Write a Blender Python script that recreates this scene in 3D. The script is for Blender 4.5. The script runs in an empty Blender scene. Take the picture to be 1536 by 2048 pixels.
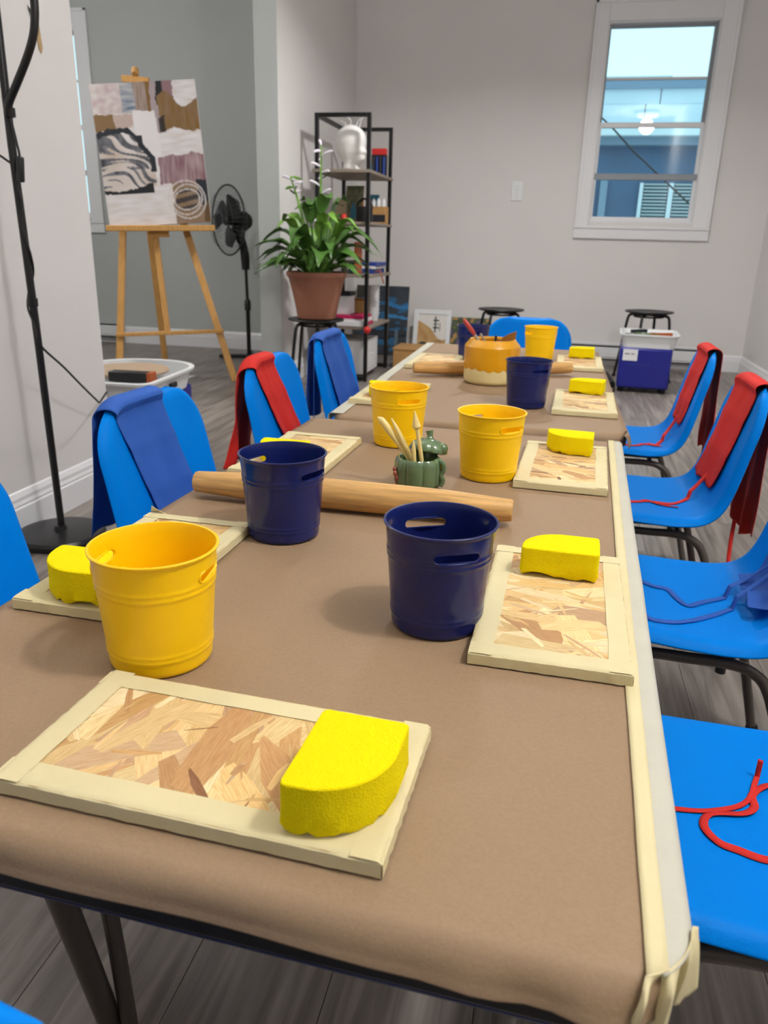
import bpy, bmesh, math, random
from mathutils import Vector, Matrix, noise
random.seed(7)
S = bpy.context.scene
C = S.collection
PI = math.pi
def rad(a): return math.radians(a)

# ------------------------------------------------------------------ camera
yaw, pitch, roll = rad(-11.86), rad(19.28), rad(-1.54)
fw = Vector((math.sin(yaw)*math.cos(pitch), math.cos(yaw)*math.cos(pitch), -math.sin(pitch)))
rt = Vector((math.cos(yaw), -math.sin(yaw), 0)); dn = fw.cross(rt)
r2 = math.cos(roll)*rt + math.sin(roll)*dn; d2 = -math.sin(roll)*rt + math.cos(roll)*dn
cam = bpy.data.objects.new('camera', bpy.data.cameras.new('camera')); C.objects.link(cam)
m = Matrix((( r2.x, -d2.x, -fw.x, 0), (r2.y, -d2.y, -fw.y, 0), (r2.z, -d2.z, -fw.z, .88), (0, 0, 0, 1)))
cam.matrix_world = m
cam.data.sensor_fit = 'VERTICAL'; cam.data.sensor_height = 36; cam.data.lens = 1540/2048*36
cam.data.clip_start = .02
cam.data.dof.use_dof = True; cam.data.dof.focus_distance = .80; cam.data.dof.aperture_fstop = 11
S.camera = cam

# ------------------------------------------------------------------ world, lights, exposure
W = bpy.data.worlds.new('world'); S.world = W; W.use_nodes = True
wb = W.node_tree.nodes['Background']; wb.inputs[0].default_value = (.62, .93, 1.0, 1); wb.inputs[1].default_value = 1.5
S.view_settings.view_transform = 'Standard'; S.view_settings.look = 'None'
S.view_settings.exposure = 0.0; S.view_settings.gamma = 1.0; S.view_settings.use_curve_mapping = False
CEIL = 2.72
LAMPS = [(1.0, .45, 80), (-.2, 4.25, 40), (-.6, -1.9, 8)]      # ceiling light positions and watts; the last is added fill behind the viewer
BACKFILL = [(-3.7, 3.3, 84)]  # unseen lamp added to brighten the back room
LIGHTCOL = (1.0, .985, .97)
for lx, ly, lw in LAMPS + BACKFILL:
    if ly == 4.25:
        L = bpy.data.lights.new('ceiling_lamp_light', 'AREA'); L.shape = 'DISK'; L.size = .26; L.spread = rad(150)
    else:
        L = bpy.data.lights.new('ceiling_lamp_light', 'POINT'); L.shadow_soft_size = .10
    L.energy = lw; L.color = LIGHTCOL
    o = bpy.data.objects.new('ceiling_lamp_light', L); C.objects.link(o); o.location = (lx, ly, CEIL - (.095 if ly == 4.25 else .20))

# ------------------------------------------------------------------ helpers
def lin(h):
    if isinstance(h, str):
        h = [int(h[i:i+2], 16) for i in (0, 2, 4)]
    return tuple((v/255/12.92 if v/255 <= .04045 else ((v/255+.055)/1.055)**2.4) for v in h)

def pm(name, col, rough=.5, spec=.5, var=0., vs=8., bump=0., bs=120., metal=0., coat=0., sss=0., stretch=None):
    mt = bpy.data.materials.new(name); mt.use_nodes = True
    nt = mt.node_tree; b = nt.nodes['Principled BSDF']
    col = lin(col) if isinstance(col, (str, list)) else col
    b.inputs['Base Color'].default_value = (*col, 1); b.inputs['Roughness'].default_value = rough
    b.inputs['Specular IOR Level'].default_value = spec; b.inputs['Metallic'].default_value = metal
    b.inputs['Coat Weight'].default_value = coat
    if sss:
        b.inputs['Subsurface Weight'].default_value = sss; b.inputs['Subsurface Radius'].default_value = (.01, .008, .002)
    tc = nt.nodes.new('ShaderNodeTexCoord'); src = tc.outputs['Object']
    if stretch:
        mp = nt.nodes.new('ShaderNodeMapping'); mp.inputs['Scale'].default_value = stretch
        nt.links.new(src, mp.inputs[0]); src = mp.outputs[0]
    if var:
        n = nt.nodes.new('ShaderNodeTexNoise'); n.inputs['Scale'].default_value = vs; n.inputs['Detail'].default_value = 5
        r = nt.nodes.new('ShaderNodeValToRGB'); r.color_ramp.elements[0].position = .3; r.color_ramp.elements[1].position = .7
        r.color_ramp.elements[0].color = (*[max(0, c*(1-var)) for c in col], 1)
        r.color_ramp.elements[1].color = (*[min(1, c*(1+var)) for c in col], 1)
        nt.links.new(src, n.inputs['Vector']); nt.links.new(n.outputs['Fac'], r.inputs[0]); nt.links.new(r.outputs[0], b.inputs['Base Color'])
    if bump:
        n2 = nt.nodes.new('ShaderNodeTexNoise'); n2.inputs['Scale'].default_value = bs; n2.inputs['Detail'].default_value = 3
        bp = nt.nodes.new('ShaderNodeBump'); bp.inputs['Strength'].default_value = bump; bp.inputs['Distance'].default_value = .002
        nt.links.new(src, n2.inputs['Vector']); nt.links.new(n2.outputs['Fac'], bp.inputs['Height']); nt.links.new(bp.outputs[0], b.inputs['Normal'])
    return mt

def vcol(name, rough=.6, bump=.0, bs=60., grain=False):
    """material whose colour comes from the mesh's own colour attribute (paint, print, wood strands)"""
    mt = pm(name, (.5, .5, .5), rough, .4, bump=bump, bs=bs); nt = mt.node_tree; b = nt.nodes['Principled BSDF']
    a = nt.nodes.new('ShaderNodeAttribute'); a.attribute_name = 'Col'; out = a.outputs['Color']
    if grain:
        uv = nt.nodes.new('ShaderNodeUVMap'); mp = nt.nodes.new('ShaderNodeMapping'); mp.inputs['Scale'].default_value = (60, 900, 1)
        n = nt.nodes.new('ShaderNodeTexNoise'); n.inputs['Scale'].default_value = 1.; n.inputs['Detail'].default_value = 4
        r = nt.nodes.new('ShaderNodeValToRGB'); r.color_ramp.elements[0].position = .34; r.color_ramp.elements[1].position = .62
        r.color_ramp.elements[0].color = (.78, .68, .56, 1); r.color_ramp.elements[1].color = (1, 1, 1, 1)
        mx = nt.nodes.new('ShaderNodeMix'); mx.data_type = 'RGBA'; mx.blend_type = 'MULTIPLY'; mx.inputs[0].default_value = .9
        nt.links.new(uv.outputs[0], mp.inputs[0]); nt.links.new(mp.outputs[0], n.inputs['Vector']); nt.links.new(n.outputs['Fac'], r.inputs[0])
        nt.links.new(out, mx.inputs[6]); nt.links.new(r.outputs[0], mx.inputs[7]); out = mx.outputs[2]
    nt.links.new(out, b.inputs['Base Color'])
    return mt

class MB:
    def __init__(s): s.v = []; s.f = []; s.m = []
    def add(s, vs, fs):
        o = len(s.v); s.v += [tuple(v) for v in vs]; s.f += [tuple(i+o for i in f) for f in fs]; return s
    def box(s, c, d, rot=None):
        x, y, z = (k/2 for k in d)
        vs = [Vector((a*x, b*y, e*z)) for a in (-1, 1) for b in (-1, 1) for e in (-1, 1)]
        if rot is not None: vs = [rot @ v for v in vs]
        vs = [v + Vector(c) for v in vs]
        return s.add(vs, [(0, 1, 3, 2), (4, 6, 7, 5), (0, 4, 5, 1), (2, 3, 7, 6), (0, 2, 6, 4), (1, 5, 7, 3)])
    def span(s, x0, x1, y0, y1, z0, z1):
        return s.box(((x0+x1)/2, (y0+y1)/2, (z0+z1)/2), (abs(x1-x0), abs(y1-y0), abs(z1-z0)))
    def tube(s, pts, r, n=10, cap=True, closed=False):
        P = [Vector(p) for p in pts]; N = len(P); R = r if isinstance(r, (list, tuple)) else [r]*N
        T = []
        for i in range(N):
            a = P[(i-1) % N] if (i or closed) else P[0]; b = P[(i+1) % N] if (i < N-1 or closed) else P[-1]
            t = b-a; T.append(t.normalized() if t.length > 1e-9 else Vector((0, 0, 1)))
        u = Vector((0, 0, 1)) if abs(T[0].z) < .9 else Vector((1, 0, 0))
        u = (u - T[0]*u.dot(T[0])).normalized(); rings = []; vs = []
        for i in range(N):
            u = u - T[i]*u.dot(T[i]); u = u.normalized() if u.length > 1e-9 else T[i].orthogonal().normalized()
            w = T[i].cross(u); rings.append(len(vs))
            vs += [P[i] + R[i]*(math.cos(2*PI*k/n)*u + math.sin(2*PI*k/n)*w) for k in range(n)]
        fs = []
        for i in range(N if closed else N-1):
            j = (i+1) % N
            fs += [(i*n+k, i*n+(k+1) % n, j*n+(k+1) % n, j*n+k) for k in range(n)]
        if cap and not closed:
            fs += [tuple(range(n-1, -1, -1)), tuple((N-1)*n+k for k in range(n))]
        return s.add(vs, fs)
    def lathe(s, prof, n=48, c=(0, 0, 0), close=False):
        vs = []; M = len(prof)
        for r, z in prof:
            vs += [(c[0]+r*math.cos(2*PI*k/n), c[1]+r*math.sin(2*PI*k/n), c[2]+z) for k in range(n)]
        fs = []
        for i in range(M if close else M-1):
            j = (i+1) % M
            fs += [(i*n+k, i*n+(k+1) % n, j*n+(k+1) % n, j*n+k) for k in range(n)]
        if not close:
            if prof[0][0] > 1e-6: fs.append(tuple(range(n-1, -1, -1)))
            if prof[-1][0] > 1e-6: fs.append(tuple((M-1)*n+k for k in range(n)))
        return s.add(vs, fs)
    def grid(s, fn, nu, nv):
        vs = [fn(i/nu, j/nv) for i in range(nu+1) for j in range(nv+1)]
        fs = [(i*(nv+1)+j, (i+1)*(nv+1)+j, (i+1)*(nv+1)+j+1, i*(nv+1)+j+1) for i in range(nu) for j in range(nv)]
        return s.add(vs, fs)
    def prism(s, pts, z0, z1):
        n = len(pts)
        vs = [(p[0], p[1], z0) for p in pts] + [(p[0], p[1], z1) for p in pts]
        fs = [tuple(range(n-1, -1, -1)), tuple(range(n, 2*n))] + [(i, (i+1) % n, n+(i+1) % n, n+i) for i in range(n)]
        return s.add(vs, fs)
    def ball(s, c, r, n=16, m=10, sc=(1, 1, 1)):
        prof = [(math.sin(PI*i/m), -math.cos(PI*i/m)) for i in range(m+1)]
        vs = []
        for a, z in prof:
            vs += [(c[0]+r*sc[0]*a*math.cos(2*PI*k/n), c[1]+r*sc[1]*a*math.sin(2*PI*k/n), c[2]+r*sc[2]*z) for k in range(n)]
        return s.add(vs, [(i*n+k, i*n+(k+1) % n, (i+1)*n+(k+1) % n, (i+1)*n+k) for i in range(m) for k in range(n)])
    def xf(s, M): s.v = [tuple(M @ Vector(v)) for v in s.v]; return s
    def mesh(s, name, mat=None, smooth=True, angle=40):
        me = bpy.data.meshes.new(name); me.from_pydata(s.v, [], s.f)
        bm = bmesh.new(); bm.from_mesh(me); bmesh.ops.remove_doubles(bm, verts=bm.verts, dist=1e-6)
        bmesh.ops.recalc_face_normals(bm, faces=bm.faces); bm.to_mesh(me); bm.free()
        if mat is not None: me.materials.append(mat)
        if smooth:
            me.polygons.foreach_set('use_smooth', [True]*len(me.polygons)); me.set_sharp_from_angle(angle=rad(angle))
        return me
    def build(s, name, mat, parent=None, smooth=True, bevel=0, solid=0, loc=None, subsurf=0, angle=40):
        o = bpy.data.objects.new(name, s.mesh(name, mat, smooth, angle)); C.objects.link(o)
        if parent is not None: o.parent = parent
        if loc is not None: o.location = loc
        if subsurf:
            k = o.modifiers.new('s', 'SUBSURF'); k.levels = k.render_levels = subsurf
        if solid:
            k = o.modifiers.new('t', 'SOLIDIFY'); k.thickness = solid; k.offset = 0
        if bevel:
            k = o.modifiers.new('b', 'BEVEL'); k.width = bevel; k.segments = 2; k.limit_method = 'ANGLE'; k.angle_limit = rad(50)
        return o

def tag(o, label=None, cat=None, group=None, kind=None):
    if label: o['label'] = label
    if cat: o['category'] = cat
    if group: o['group'] = group
    if kind: o['kind'] = kind
    return o
def thing(name, label, cat, loc=(0, 0, 0), rz=0, group=None, kind=None):
    o = bpy.data.objects.new(name, None); C.objects.link(o); o.location = loc; o.rotation_euler = (0, 0, rz); o.empty_display_size = .05
    return tag(o, label, cat, group, kind)
def copy_tree(src, parent=None):
    c = src.copy(); C.objects.link(c); c.parent = parent
    for ch in src.children: copy_tree(ch, c)
    return c
def inst(name, me, parent, loc=(0, 0, 0), rot=(0, 0, 0), scale=(1, 1, 1)):
    o = bpy.data.objects.new(name, me); C.objects.link(o); o.parent = parent
    o.location = loc; o.rotation_euler = rot; o.scale = scale; return o
def setcol(me, cols):
    a = me.color_attributes.new('Col', 'FLOAT_COLOR', 'POINT'); flat = []
    for c in cols: flat += [*c, 1]
    a.data.foreach_set('color', flat)
def lerp(a, b, t): return a+(b-a)*t
def smooth(a, b, x):
    t = min(1, max(0, (x-a)/(b-a))); return t*t*(3-2*t)
def nz(x, y=0, z=0): return noise.noise(Vector((x, y, z)))
def curve(pts, k=6):
    """Catmull-Rom through points"""
    P = [Vector(p) for p in pts]; P = [2*P[0]-P[1]] + P + [2*P[-1]-P[-2]]; out = []
    for i in range(1, len(P)-2):
        for j in range(k):
            t = j/k; a, b, c, d = P[i-1], P[i], P[i+1], P[i+2]
            out.append(.5*((2*b)+(c-a)*t+(2*a-5*b+4*c-d)*t*t+(3*b-a-3*c+d)*t**3))
    out.append(P[-2]); return out

# ------------------------------------------------------------------ materials
M = {}
M['wall'] = pm('warm white wall paint', 'dddad8', .75, .3, var=.015, vs=3, bump=.08, bs=90)
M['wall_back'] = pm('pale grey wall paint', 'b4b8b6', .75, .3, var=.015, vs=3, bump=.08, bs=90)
M['ceiling'] = pm('white ceiling paint', 'e6e4e0', .8, .3)
M['trim'] = pm('white gloss trim paint', 'e4e4e6', .35, .5)
M['vinyl'] = pm('white vinyl', 'e6e8ea', .4, .5)
M['paper'] = pm('brown kraft paper', '947b60', .6, .3, var=.06, vs=420, bump=.10, bs=500)
M['tape'] = pm('cream masking tape', 'd8cca0', .6, .3, var=.03, vs=30, bump=.12, bs=250)
M['bucket_yellow'] = pm('yellow painted metal', 'ffcd02', .35, .4)
M['bucket_navy'] = pm('navy painted metal', '16205a', .18, .4)
M['chair_blue'] = pm('blue moulded plastic', '007ddc', .45, .05, bump=.14, bs=420)
M['chair_leg'] = pm('dark brown powder coated steel', '4a433d', .32, .5)
M['rubber'] = pm('black rubber', '151515', .7, .3)
M['black'] = pm('black painted metal', '101011', .35, .5)
M['black_plastic'] = pm('black plastic', '121315', .45, .5)
M['table_edge'] = pm('black table edging', '0d0d0f', .5, .4)
M['table_top'] = pm('grey table laminate', 'd9d9d4', .5, .4)
M['table_blue'] = pm('navy table rail', '12244e', .45, .4)
M['apron_blue'] = pm('blue polyester cloth', '2f5cb0', .75, .25, var=.05, vs=14, bump=.2, bs=600)
M['apron_red'] = pm('red polyester cloth', 'cc2a22', .72, .25, var=.05, vs=14, bump=.2, bs=600)
M['wood_pin'] = pm('bamboo wood', 'cda060', .5, .4, var=.28, vs=10, stretch=(1.2, 22, 22))
M['easel'] = pm('beech wood', 'cb9a58', .5, .4, var=.12, vs=6, stretch=(14, 14, 1.5))
M['green'] = pm('green glazed ceramic', '5b7350', .12, .6, var=.2, vs=22, coat=.4)
M['glaze_brown'] = pm('brown red glaze', '8a4a38', .2, .5, var=.2, vs=60)
M['tool'] = pm('cream plastic modelling tool', 'ecd58a', .4, .5)
M['pot_yellow'] = pm('amber yellow glaze', 'dc9d0a', .28, .5, var=.05, vs=20)
M['pot_cream'] = pm('cream stoneware', 'e6d59a', .5, .4)
M['red_handle'] = pm('red lacquer', 'b8392f', .3, .5)
M['silver'] = pm('brushed steel', 'c8c8c8', .3, .5, metal=1)
M['brown_wood'] = pm('brown wooden tool', '8b5a1c', .5, .4, var=.2, vs=40)
M['terracotta'] = pm('terracotta plastic', '9a6650', .5, .4)
M['soil'] = pm('potting soil', '33261c', .95, .1, var=.4, vs=60, bump=.8, bs=80)
M['leaf'] = pm('green hosta leaf', '486f2c', .42, .45, var=.3, vs=9)
M['leaf2'] = pm('light green leaf', '6f9a3a', .45, .45, var=.2, vs=12)
M['petal'] = pm('pale lilac petal', 'e6dfea', .6, .3)
M['shelfwood'] = pm('grey oak shelf board', '8b7f72', .6, .3, var=.12, vs=7, stretch=(18, 2, 18))
M['foam'] = pm('white polystyrene', 'f1efec', .8, .2, bump=.3, bs=260)
M['white_box'] = pm('white card', 'dcdcde', .6, .3)
M['pink'] = pm('magenta card', 'b3174f', .5, .4)
M['red'] = pm('red plastic', 'c52a2a', .45, .4)
M['beige'] = pm('beige board', 'a8967a', .7, .3)
M['dark'] = pm('charcoal card', '24262b', .6, .3)
M['orange'] = pm('orange brown card', 'a8552a', .6, .3)
M['bluecard'] = pm('blue card', '28408c', .5, .3)
M['teal'] = pm('teal card', '3e7f97', .5, .3)
M['crate'] = pm('pine crate wood', 'b58a55', .6, .3, var=.15, vs=8, stretch=(2, 18, 18))
M['wheel_blue'] = pm('deep blue machine paint', '151c7e', .35, .5)
M['wheel_pan'] = pm('white splash pan plastic', 'e3e5e6', .35, .5)
M['wheel_head'] = pm('tan wheel bat', 'b39a80', .55, .4)
M['water'] = pm('grey slip water', 'a9adb1', .08, .6)
M['canvas_edge'] = pm('raw canvas', 'd9d4cc', .8, .2)
M['heater'] = pm('white heater enamel', 'dfe0e2', .4, .5)
M['cart'] = pm('cream powder coated tube', 'dcdac8', .4, .5)
M['drywall'] = pm('torn drywall paper', 'b39b74', .9, .1, var=.2, vs=60)
M['drywall_dark'] = pm('torn dark paint flake', '4a4742', .9, .1)
M['paint'] = vcol('acrylic paint on canvas', .55, bump=.35, bs=70)
M['print'] = vcol('printed paper', .5)
M['osb'] = vcol('pressed wood strands', .62, bump=.25, bs=300, grain=True)
M['osb_core'] = pm('wood strand core', 'b08a55', .8, .2, var=.2, vs=60)
M['diffuser'] = pm('lit opal diffuser', 'ffffff', .5)
b = M['diffuser'].node_tree.nodes['Principled BSDF']; b.inputs['Emission Color'].default_value = (*LIGHTCOL, 1); b.inputs['Emission Strength'].default_value = 6
# sponge: porous foam
mt = pm('yellow foam sponge', 'f6e00a', .95, .1, sss=.35); nt = mt.node_tree; bb = nt.nodes['Principled BSDF']
vo = nt.nodes.new('ShaderNodeTexVoronoi'); vo.inputs['Scale'].default_value = 900; tcn = [n for n in nt.nodes if n.type == 'TEX_COORD'][0]
bp = nt.nodes.new('ShaderNodeBump'); bp.inputs['Strength'].default_value = .5; bp.inputs['Distance'].default_value = .0012
nt.links.new(tcn.outputs['Object'], vo.inputs['Vector']); nt.links.new(vo.outputs['Distance'], bp.inputs['Height']); nt.links.new(bp.outputs[0], bb.inputs['Normal'])
M['sponge'] = mt
# window glass: mostly clear, mirror sheen by angle
mt = bpy.data.materials.new('window glass'); mt.use_nodes = True; nt = mt.node_tree; nt.nodes.clear()
o_ = nt.nodes.new('ShaderNodeOutputMaterial'); tr = nt.nodes.new('ShaderNodeBsdfTransparent'); gl = nt.nodes.new('ShaderNodeBsdfGlossy'); gl.inputs['Roughness'].default_value = .01
fr = nt.nodes.new('ShaderNodeFresnel'); fr.inputs[0].default_value = 1.5; mx = nt.nodes.new('ShaderNodeMixShader'); tr.inputs[0].default_value = (.93, .97, .98, 1)
nt.links.new(fr.outputs[0], mx.inputs[0]); nt.links.new(tr.outputs[0], mx.inputs[1]); nt.links.new(gl.outputs[0], mx.inputs[2]); nt.links.new(mx.outputs[0], o_.inputs[0])
M['glass'] = mt
# floor plank: grain along the plank, tone differs plank to plank
mt = pm('grey brown vinyl plank', '7d746d', .36, .45); nt = mt.node_tree; bb = nt.nodes['Principled BSDF']
oi = nt.nodes.new('ShaderNodeObjectInfo'); tcn = [n for n in nt.nodes if n.type == 'TEX_COORD'][0]
va = nt.nodes.new('ShaderNodeVectorMath'); va.operation = 'ADD'; sc = nt.nodes.new('ShaderNodeVectorMath'); sc.operation = 'SCALE'
cmb = nt.nodes.new('ShaderNodeCombineXYZ'); mul = nt.nodes.new('ShaderNodeMath'); mul.operation = 'MULTIPLY'; mul.inputs[1].default_value = 40
nt.links.new(oi.outputs['Random'], mul.inputs[0]); nt.links.new(mul.outputs[0], cmb.inputs[0]); nt.links.new(mul.outputs[0], cmb.inputs[1])
nt.links.new(tcn.outputs['Object'], va.inputs[0]); nt.links.new(cmb.outputs[0], va.inputs[1])
mp = nt.nodes.new('ShaderNodeMapping'); mp.inputs['Scale'].default_value = (26, 1.6, 1); nt.links.new(va.outputs[0], mp.inputs[0])
n1 = nt.nodes.new('ShaderNodeTexNoise'); n1.inputs['Scale'].default_value = 1.6; n1.inputs['Detail'].default_value = 7; n1.inputs['Distortion'].default_value = .8
nt.links.new(mp.outputs[0], n1.inputs['Vector'])
rp = nt.nodes.new('ShaderNodeValToRGB'); rp.color_ramp.elements[0].position = .28; rp.color_ramp.elements[1].position = .72
rp.color_ramp.elements[0].color = (*lin('5d554f'), 1); rp.color_ramp.elements[1].color = (*lin('9d948c'), 1); nt.links.new(n1.outputs['Fac'], rp.inputs[0])
hs = nt.nodes.new('ShaderNodeHueSaturation'); mr = nt.nodes.new('ShaderNodeMapRange'); mr.inputs[3].default_value = .82; mr.inputs[4].default_value = 1.12
nt.links.new(oi.outputs['Random'], mr.inputs[0]); nt.links.new(mr.outputs[0], hs.inputs['Value']); nt.links.new(rp.outputs[0], hs.inputs['Color']); nt.links.new(hs.outputs[0], bb.inputs['Base Color'])
bp = nt.nodes.new('ShaderNodeBump'); bp.inputs['Strength'].default_value = .12; bp.inputs['Distance'].default_value = .002
nt.links.new(n1.outputs['Fac'], bp.inputs['Height']); nt.links.new(bp.outputs[0], bb.inputs['Normal'])
M['plank'] = mt

# ------------------------------------------------------------------ the room
XR, XL, YF, YB, XC = 1.43, -1.556, 6.45, -3.4, -1.66      # right wall, near left wall, far wall, wall behind, wall beyond the opening
XBL = -5.2                                                  # far side of the back room
YBR = 6.20                                                  # back room's end wall
# floor
fl = MB().span(XBL, XR, YB, YF+.1, -.06, -.004).build('floor', pm('dark underlay', '4a4541', .8)); tag(fl, kind='structure')
PW, PL = .181, 1.22
pl_me = MB().span(-PW/2+.0006, PW/2-.0006, -PL/2+.0006, PL/2-.0006, -.004, 0).mesh('plank', M['plank'], smooth=False)
col = 0; x = XR - PW/2
while x > -4.6:
    off = (col*.437) % 1.22; y = -.9 + off - 1.22
    ymax = YF if x > -1.7 else YBR
    while y - PL/2 < ymax:
        y0, y1 = max(y-PL/2, -.9), min(y+PL/2, ymax)
        hidden = False
        if y1-y0 > .05 and not hidden and not (x < XL-.3 and y1 < 2.0):
            inst('plank', pl_me, fl, (x, (y0+y1)/2, 0), scale=(1, (y1-y0)/PL, 1))
        y += PL
    col += 1; x -= PW
def struct(name, mb, mat, parent=None, **k):
    o = mb.build(name, mat, parent, **k)
    if parent is None: tag(o, kind='structure')
    return o
struct('ceiling', MB().span(XBL, XR+.1, YB, YF+.1, CEIL, CEIL+.08), M['ceiling'], smooth=False)
# window numbers
WX0, WX1, WZ0, WZ1 = .170, .926, 1.072, 2.392
w = MB(); w.span(XC-.14, WX0, YF, YF+.16, 0, CEIL); w.span(WX1, XR+.1, YF, YF+.16, 0, CEIL); w.span(WX0, WX1, YF, YF+.16, 0, WZ0); w.span(WX0, WX1, YF, YF+.16, WZ1, CEIL)
wall_far = struct('wall_far', w, M['wall'], smooth=False)
struct('wall_right', MB().span(XR, XR+.1, YB, YF, 0, CEIL), M['wall'], smooth=False)
struct('wall_behind', MB().span(XBL, XR, YB-.1, YB, 0, CEIL), M['wall'], smooth=False)
wl = struct('wall_left', MB().span(XL-.13, XL, YB, 2.485, 0, CEIL), M['wall'], smooth=False)
# torn patch in the paint of the near wall
pt = MB().add([(XL+.0015, 2.285+.03*a, 1.43+.05*b_) for a, b_ in ((.1, .9), (.55, 1.0), (.9, .7), (1.0, .1), (1.15, -.7), (.85, -1.0), (.55, -.8), (.35, -.1), (.0, .3))], [tuple(range(9))])
pt.build('torn_patch', M['drywall'], wl, smooth=False, solid=.002)
MB().add([(XL+.003, 2.275+.03*a, 1.455+.05*b_) for a, b_ in ((-.3, .75), (.2, .55), (.75, .3), (.9, -.1), (.5, -.05), (.25, -.3), (.05, .35))], [tuple(range(7))]).build('paint_flake', M['drywall_dark'], wl, smooth=False, solid=.002)
# wall beyond the opening; its end faces the camera
wd_ = struct('wall_divider', MB().span(XC-.135, XC, 4.662, YF, 0, CEIL), M['wall'], smooth=False)
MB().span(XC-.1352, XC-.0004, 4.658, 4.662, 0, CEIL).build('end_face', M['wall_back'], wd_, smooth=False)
w = MB(); BX0, BX1 = -4.62, -3.86
w.span(XBL, BX0, YBR, YBR+.16, 0, CEIL); w.span(BX1, XC-.135, YBR, YBR+.16, 0, CEIL); w.span(BX0, BX1, YBR, YBR+.16, 0, 1.02); w.span(BX0, BX1, YBR, YBR+.16, 2.39, CEIL)
struct('wall_back_room', w, M['wall_back'], smooth=False)
struct('wall_side_room', MB().span(XBL-.1, XBL, YB, YBR, 0, CEIL), M['wall_back'], smooth=False)
# baseboards with a stepped profile
def baseboard(name, p0, p1, nrm, h=.125):
    p0, p1, nrm = Vector(p0), Vector(p1), Vector(nrm)
    prof = [(0, 0), (.016, 0), (.016, h*.62), (.012, h*.66), (.014, h*.70), (.010, h*.78), (.010, h*.86), (.004, h*.97), (0, h)]
    a = [p0 + nrm*d + Vector((0, 0, z)) for d, z in prof]; b2 = [p1 + nrm*d + Vector((0, 0, z)) for d, z in prof]; n = len(prof)
    fs = [(i, (i+1) % n, n+(i+1) % n, n+i) for i in range(n)] + [tuple(range(n)), tuple(range(2*n-1, n-1, -1))]
    return struct(name, MB().add(a+b2, fs), M['trim'], angle=20)
baseboard('baseboard_left', (XL, YB, 0), (XL, 2.485, 0), (1, 0, 0), .135)
baseboard('baseboard_right', (XR, YB, 0), (XR, YF, 0), (-1, 0, 0))
baseboard('baseboard_far', (XC, YF, 0), (XR, YF, 0), (0, -1, 0))
baseboard('baseboard_divider', (XC, 4.66, 0), (XC, YF, 0), (1, 0, 0))
baseboard('baseboard_back_room', (XBL, YBR, 0), (XC-.135, YBR, 0), (0, -1, 0), .14)
# windows
def window(name, x0, x1, z0, z1, y, rails):
    """casing, jamb, two double sashes with glazing bars; rails = [(z, half height, depth)]"""
    root = tag(bpy.data.objects.new(name, None), kind='structure'); C.objects.link(root)
    cw, cr = .098, .118
    jm = MB(); d = .11
    jm.span(x0-.004, x0+.012, y-.002, y+d, z0, z1); jm.span(x1-.012, x1+.004, y-.002, y+d, z0, z1); jm.span(x0+.012, x1-.012, y-.001, y+d, z1-.012, z1+.004); jm.span(x0+.012, x1-.012, y-.001, y+d, z0-.004, z0+.012)
    jm.build('jamb', M['trim'], root, smooth=False)
    for a, b_ in ((x0-cw, x0+.003), (x1-.003, x1+cr)):
        mb = MB().span(a, b_, y-.018, y+.001, z0-.03, z1+.13); mb.span(a if a < x0 else b_-.022, a+.022 if a < x0 else b_, y-.027, y-.016, z0-.03, z1+.13)
        mb.build('side_casing', M['trim'], root, smooth=False, bevel=.003)
    mb = MB().span(x0+.003, x1-.003, y-.018, y+.001, z1-.003, z1+.13); mb.span(x0-cw, x1+cr, y-.027, y-.016, z1+.108, z1+.13); mb.build('head_casing', M['trim'], root, smooth=False, bevel=.003)
    MB().span(x0-cw-.004, x1+cr+.004, y-.03, y+.0, z0-.05, z0-.03).build('stool_board', M['trim'], root, smooth=False, bevel=.003)
    MB().span(x0-cw-.002, x1+cr+.002, y-.022, y+.0, z0-.122, z0-.05).build('window_sill', M['trim'], root, smooth=False, bevel=.003)
    xa, xb = x0+.012, x1-.012
    zs = [z0+.012] + [r for r, _, _ in rails] + [z1-.012]
    mid = rails[1][0]
    up = MB(); up.span(xa, xa+.014, y+.065, y+.09, mid, z1-.012); up.span(xb-.022, xb, y+.065, y+.09, mid, z1-.012); up.span(xa+.014, xb-.022, y+.066, y+.089, z1-.03, z1-.012)
    us = up.build('upper_sash', pm(name+' aluminium', '8e959b', .4, .5), root, smooth=False)
    lo = MB(); lo.span(xa, xa+.016, y+.035, y+.06, z0+.012, mid); lo.span(xb-.022, xb, y+.035, y+.06, z0+.012, mid); lo.span(xa+.016, xb-.022, y+.036, y+.059, z0+.012, z0+.036)
    ls = lo.build('lower_sash', M['vinyl'], root, smooth=False)
    for i, (zr, hh, dy) in enumerate(rails):
        MB().span(xa+.001, xb-.001, y+dy-.004, y+dy+.03, zr-hh, zr+hh).build('glazing_bar' if i != 1 else 'meeting_rail', M['vinyl'] if i else us.data.materials[0], us if i == 2 else ls, smooth=False, bevel=.003)
    for i in range(len(zs)-1):
        yy = y+.05 if i < 2 else y+.08
        MB().span(xa+.008, xb-.008, yy-.001, yy+.001, zs[i]+.006, zs[i+1]-.006).build('pane', M['glass'], ls if i < 2 else us, smooth=False)
    return root
window('window_1', WX0, WX1, WZ0, WZ1, YF, [(1.388, .022, .035), (1.737, .018, .045), (2.043, .008, .07)])
window('window_2', BX0, BX1, 1.02, 2.39, YBR, [(1.36, .02, .035), (1.70, .018, .045), (2.04, .008, .07)])
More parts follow.
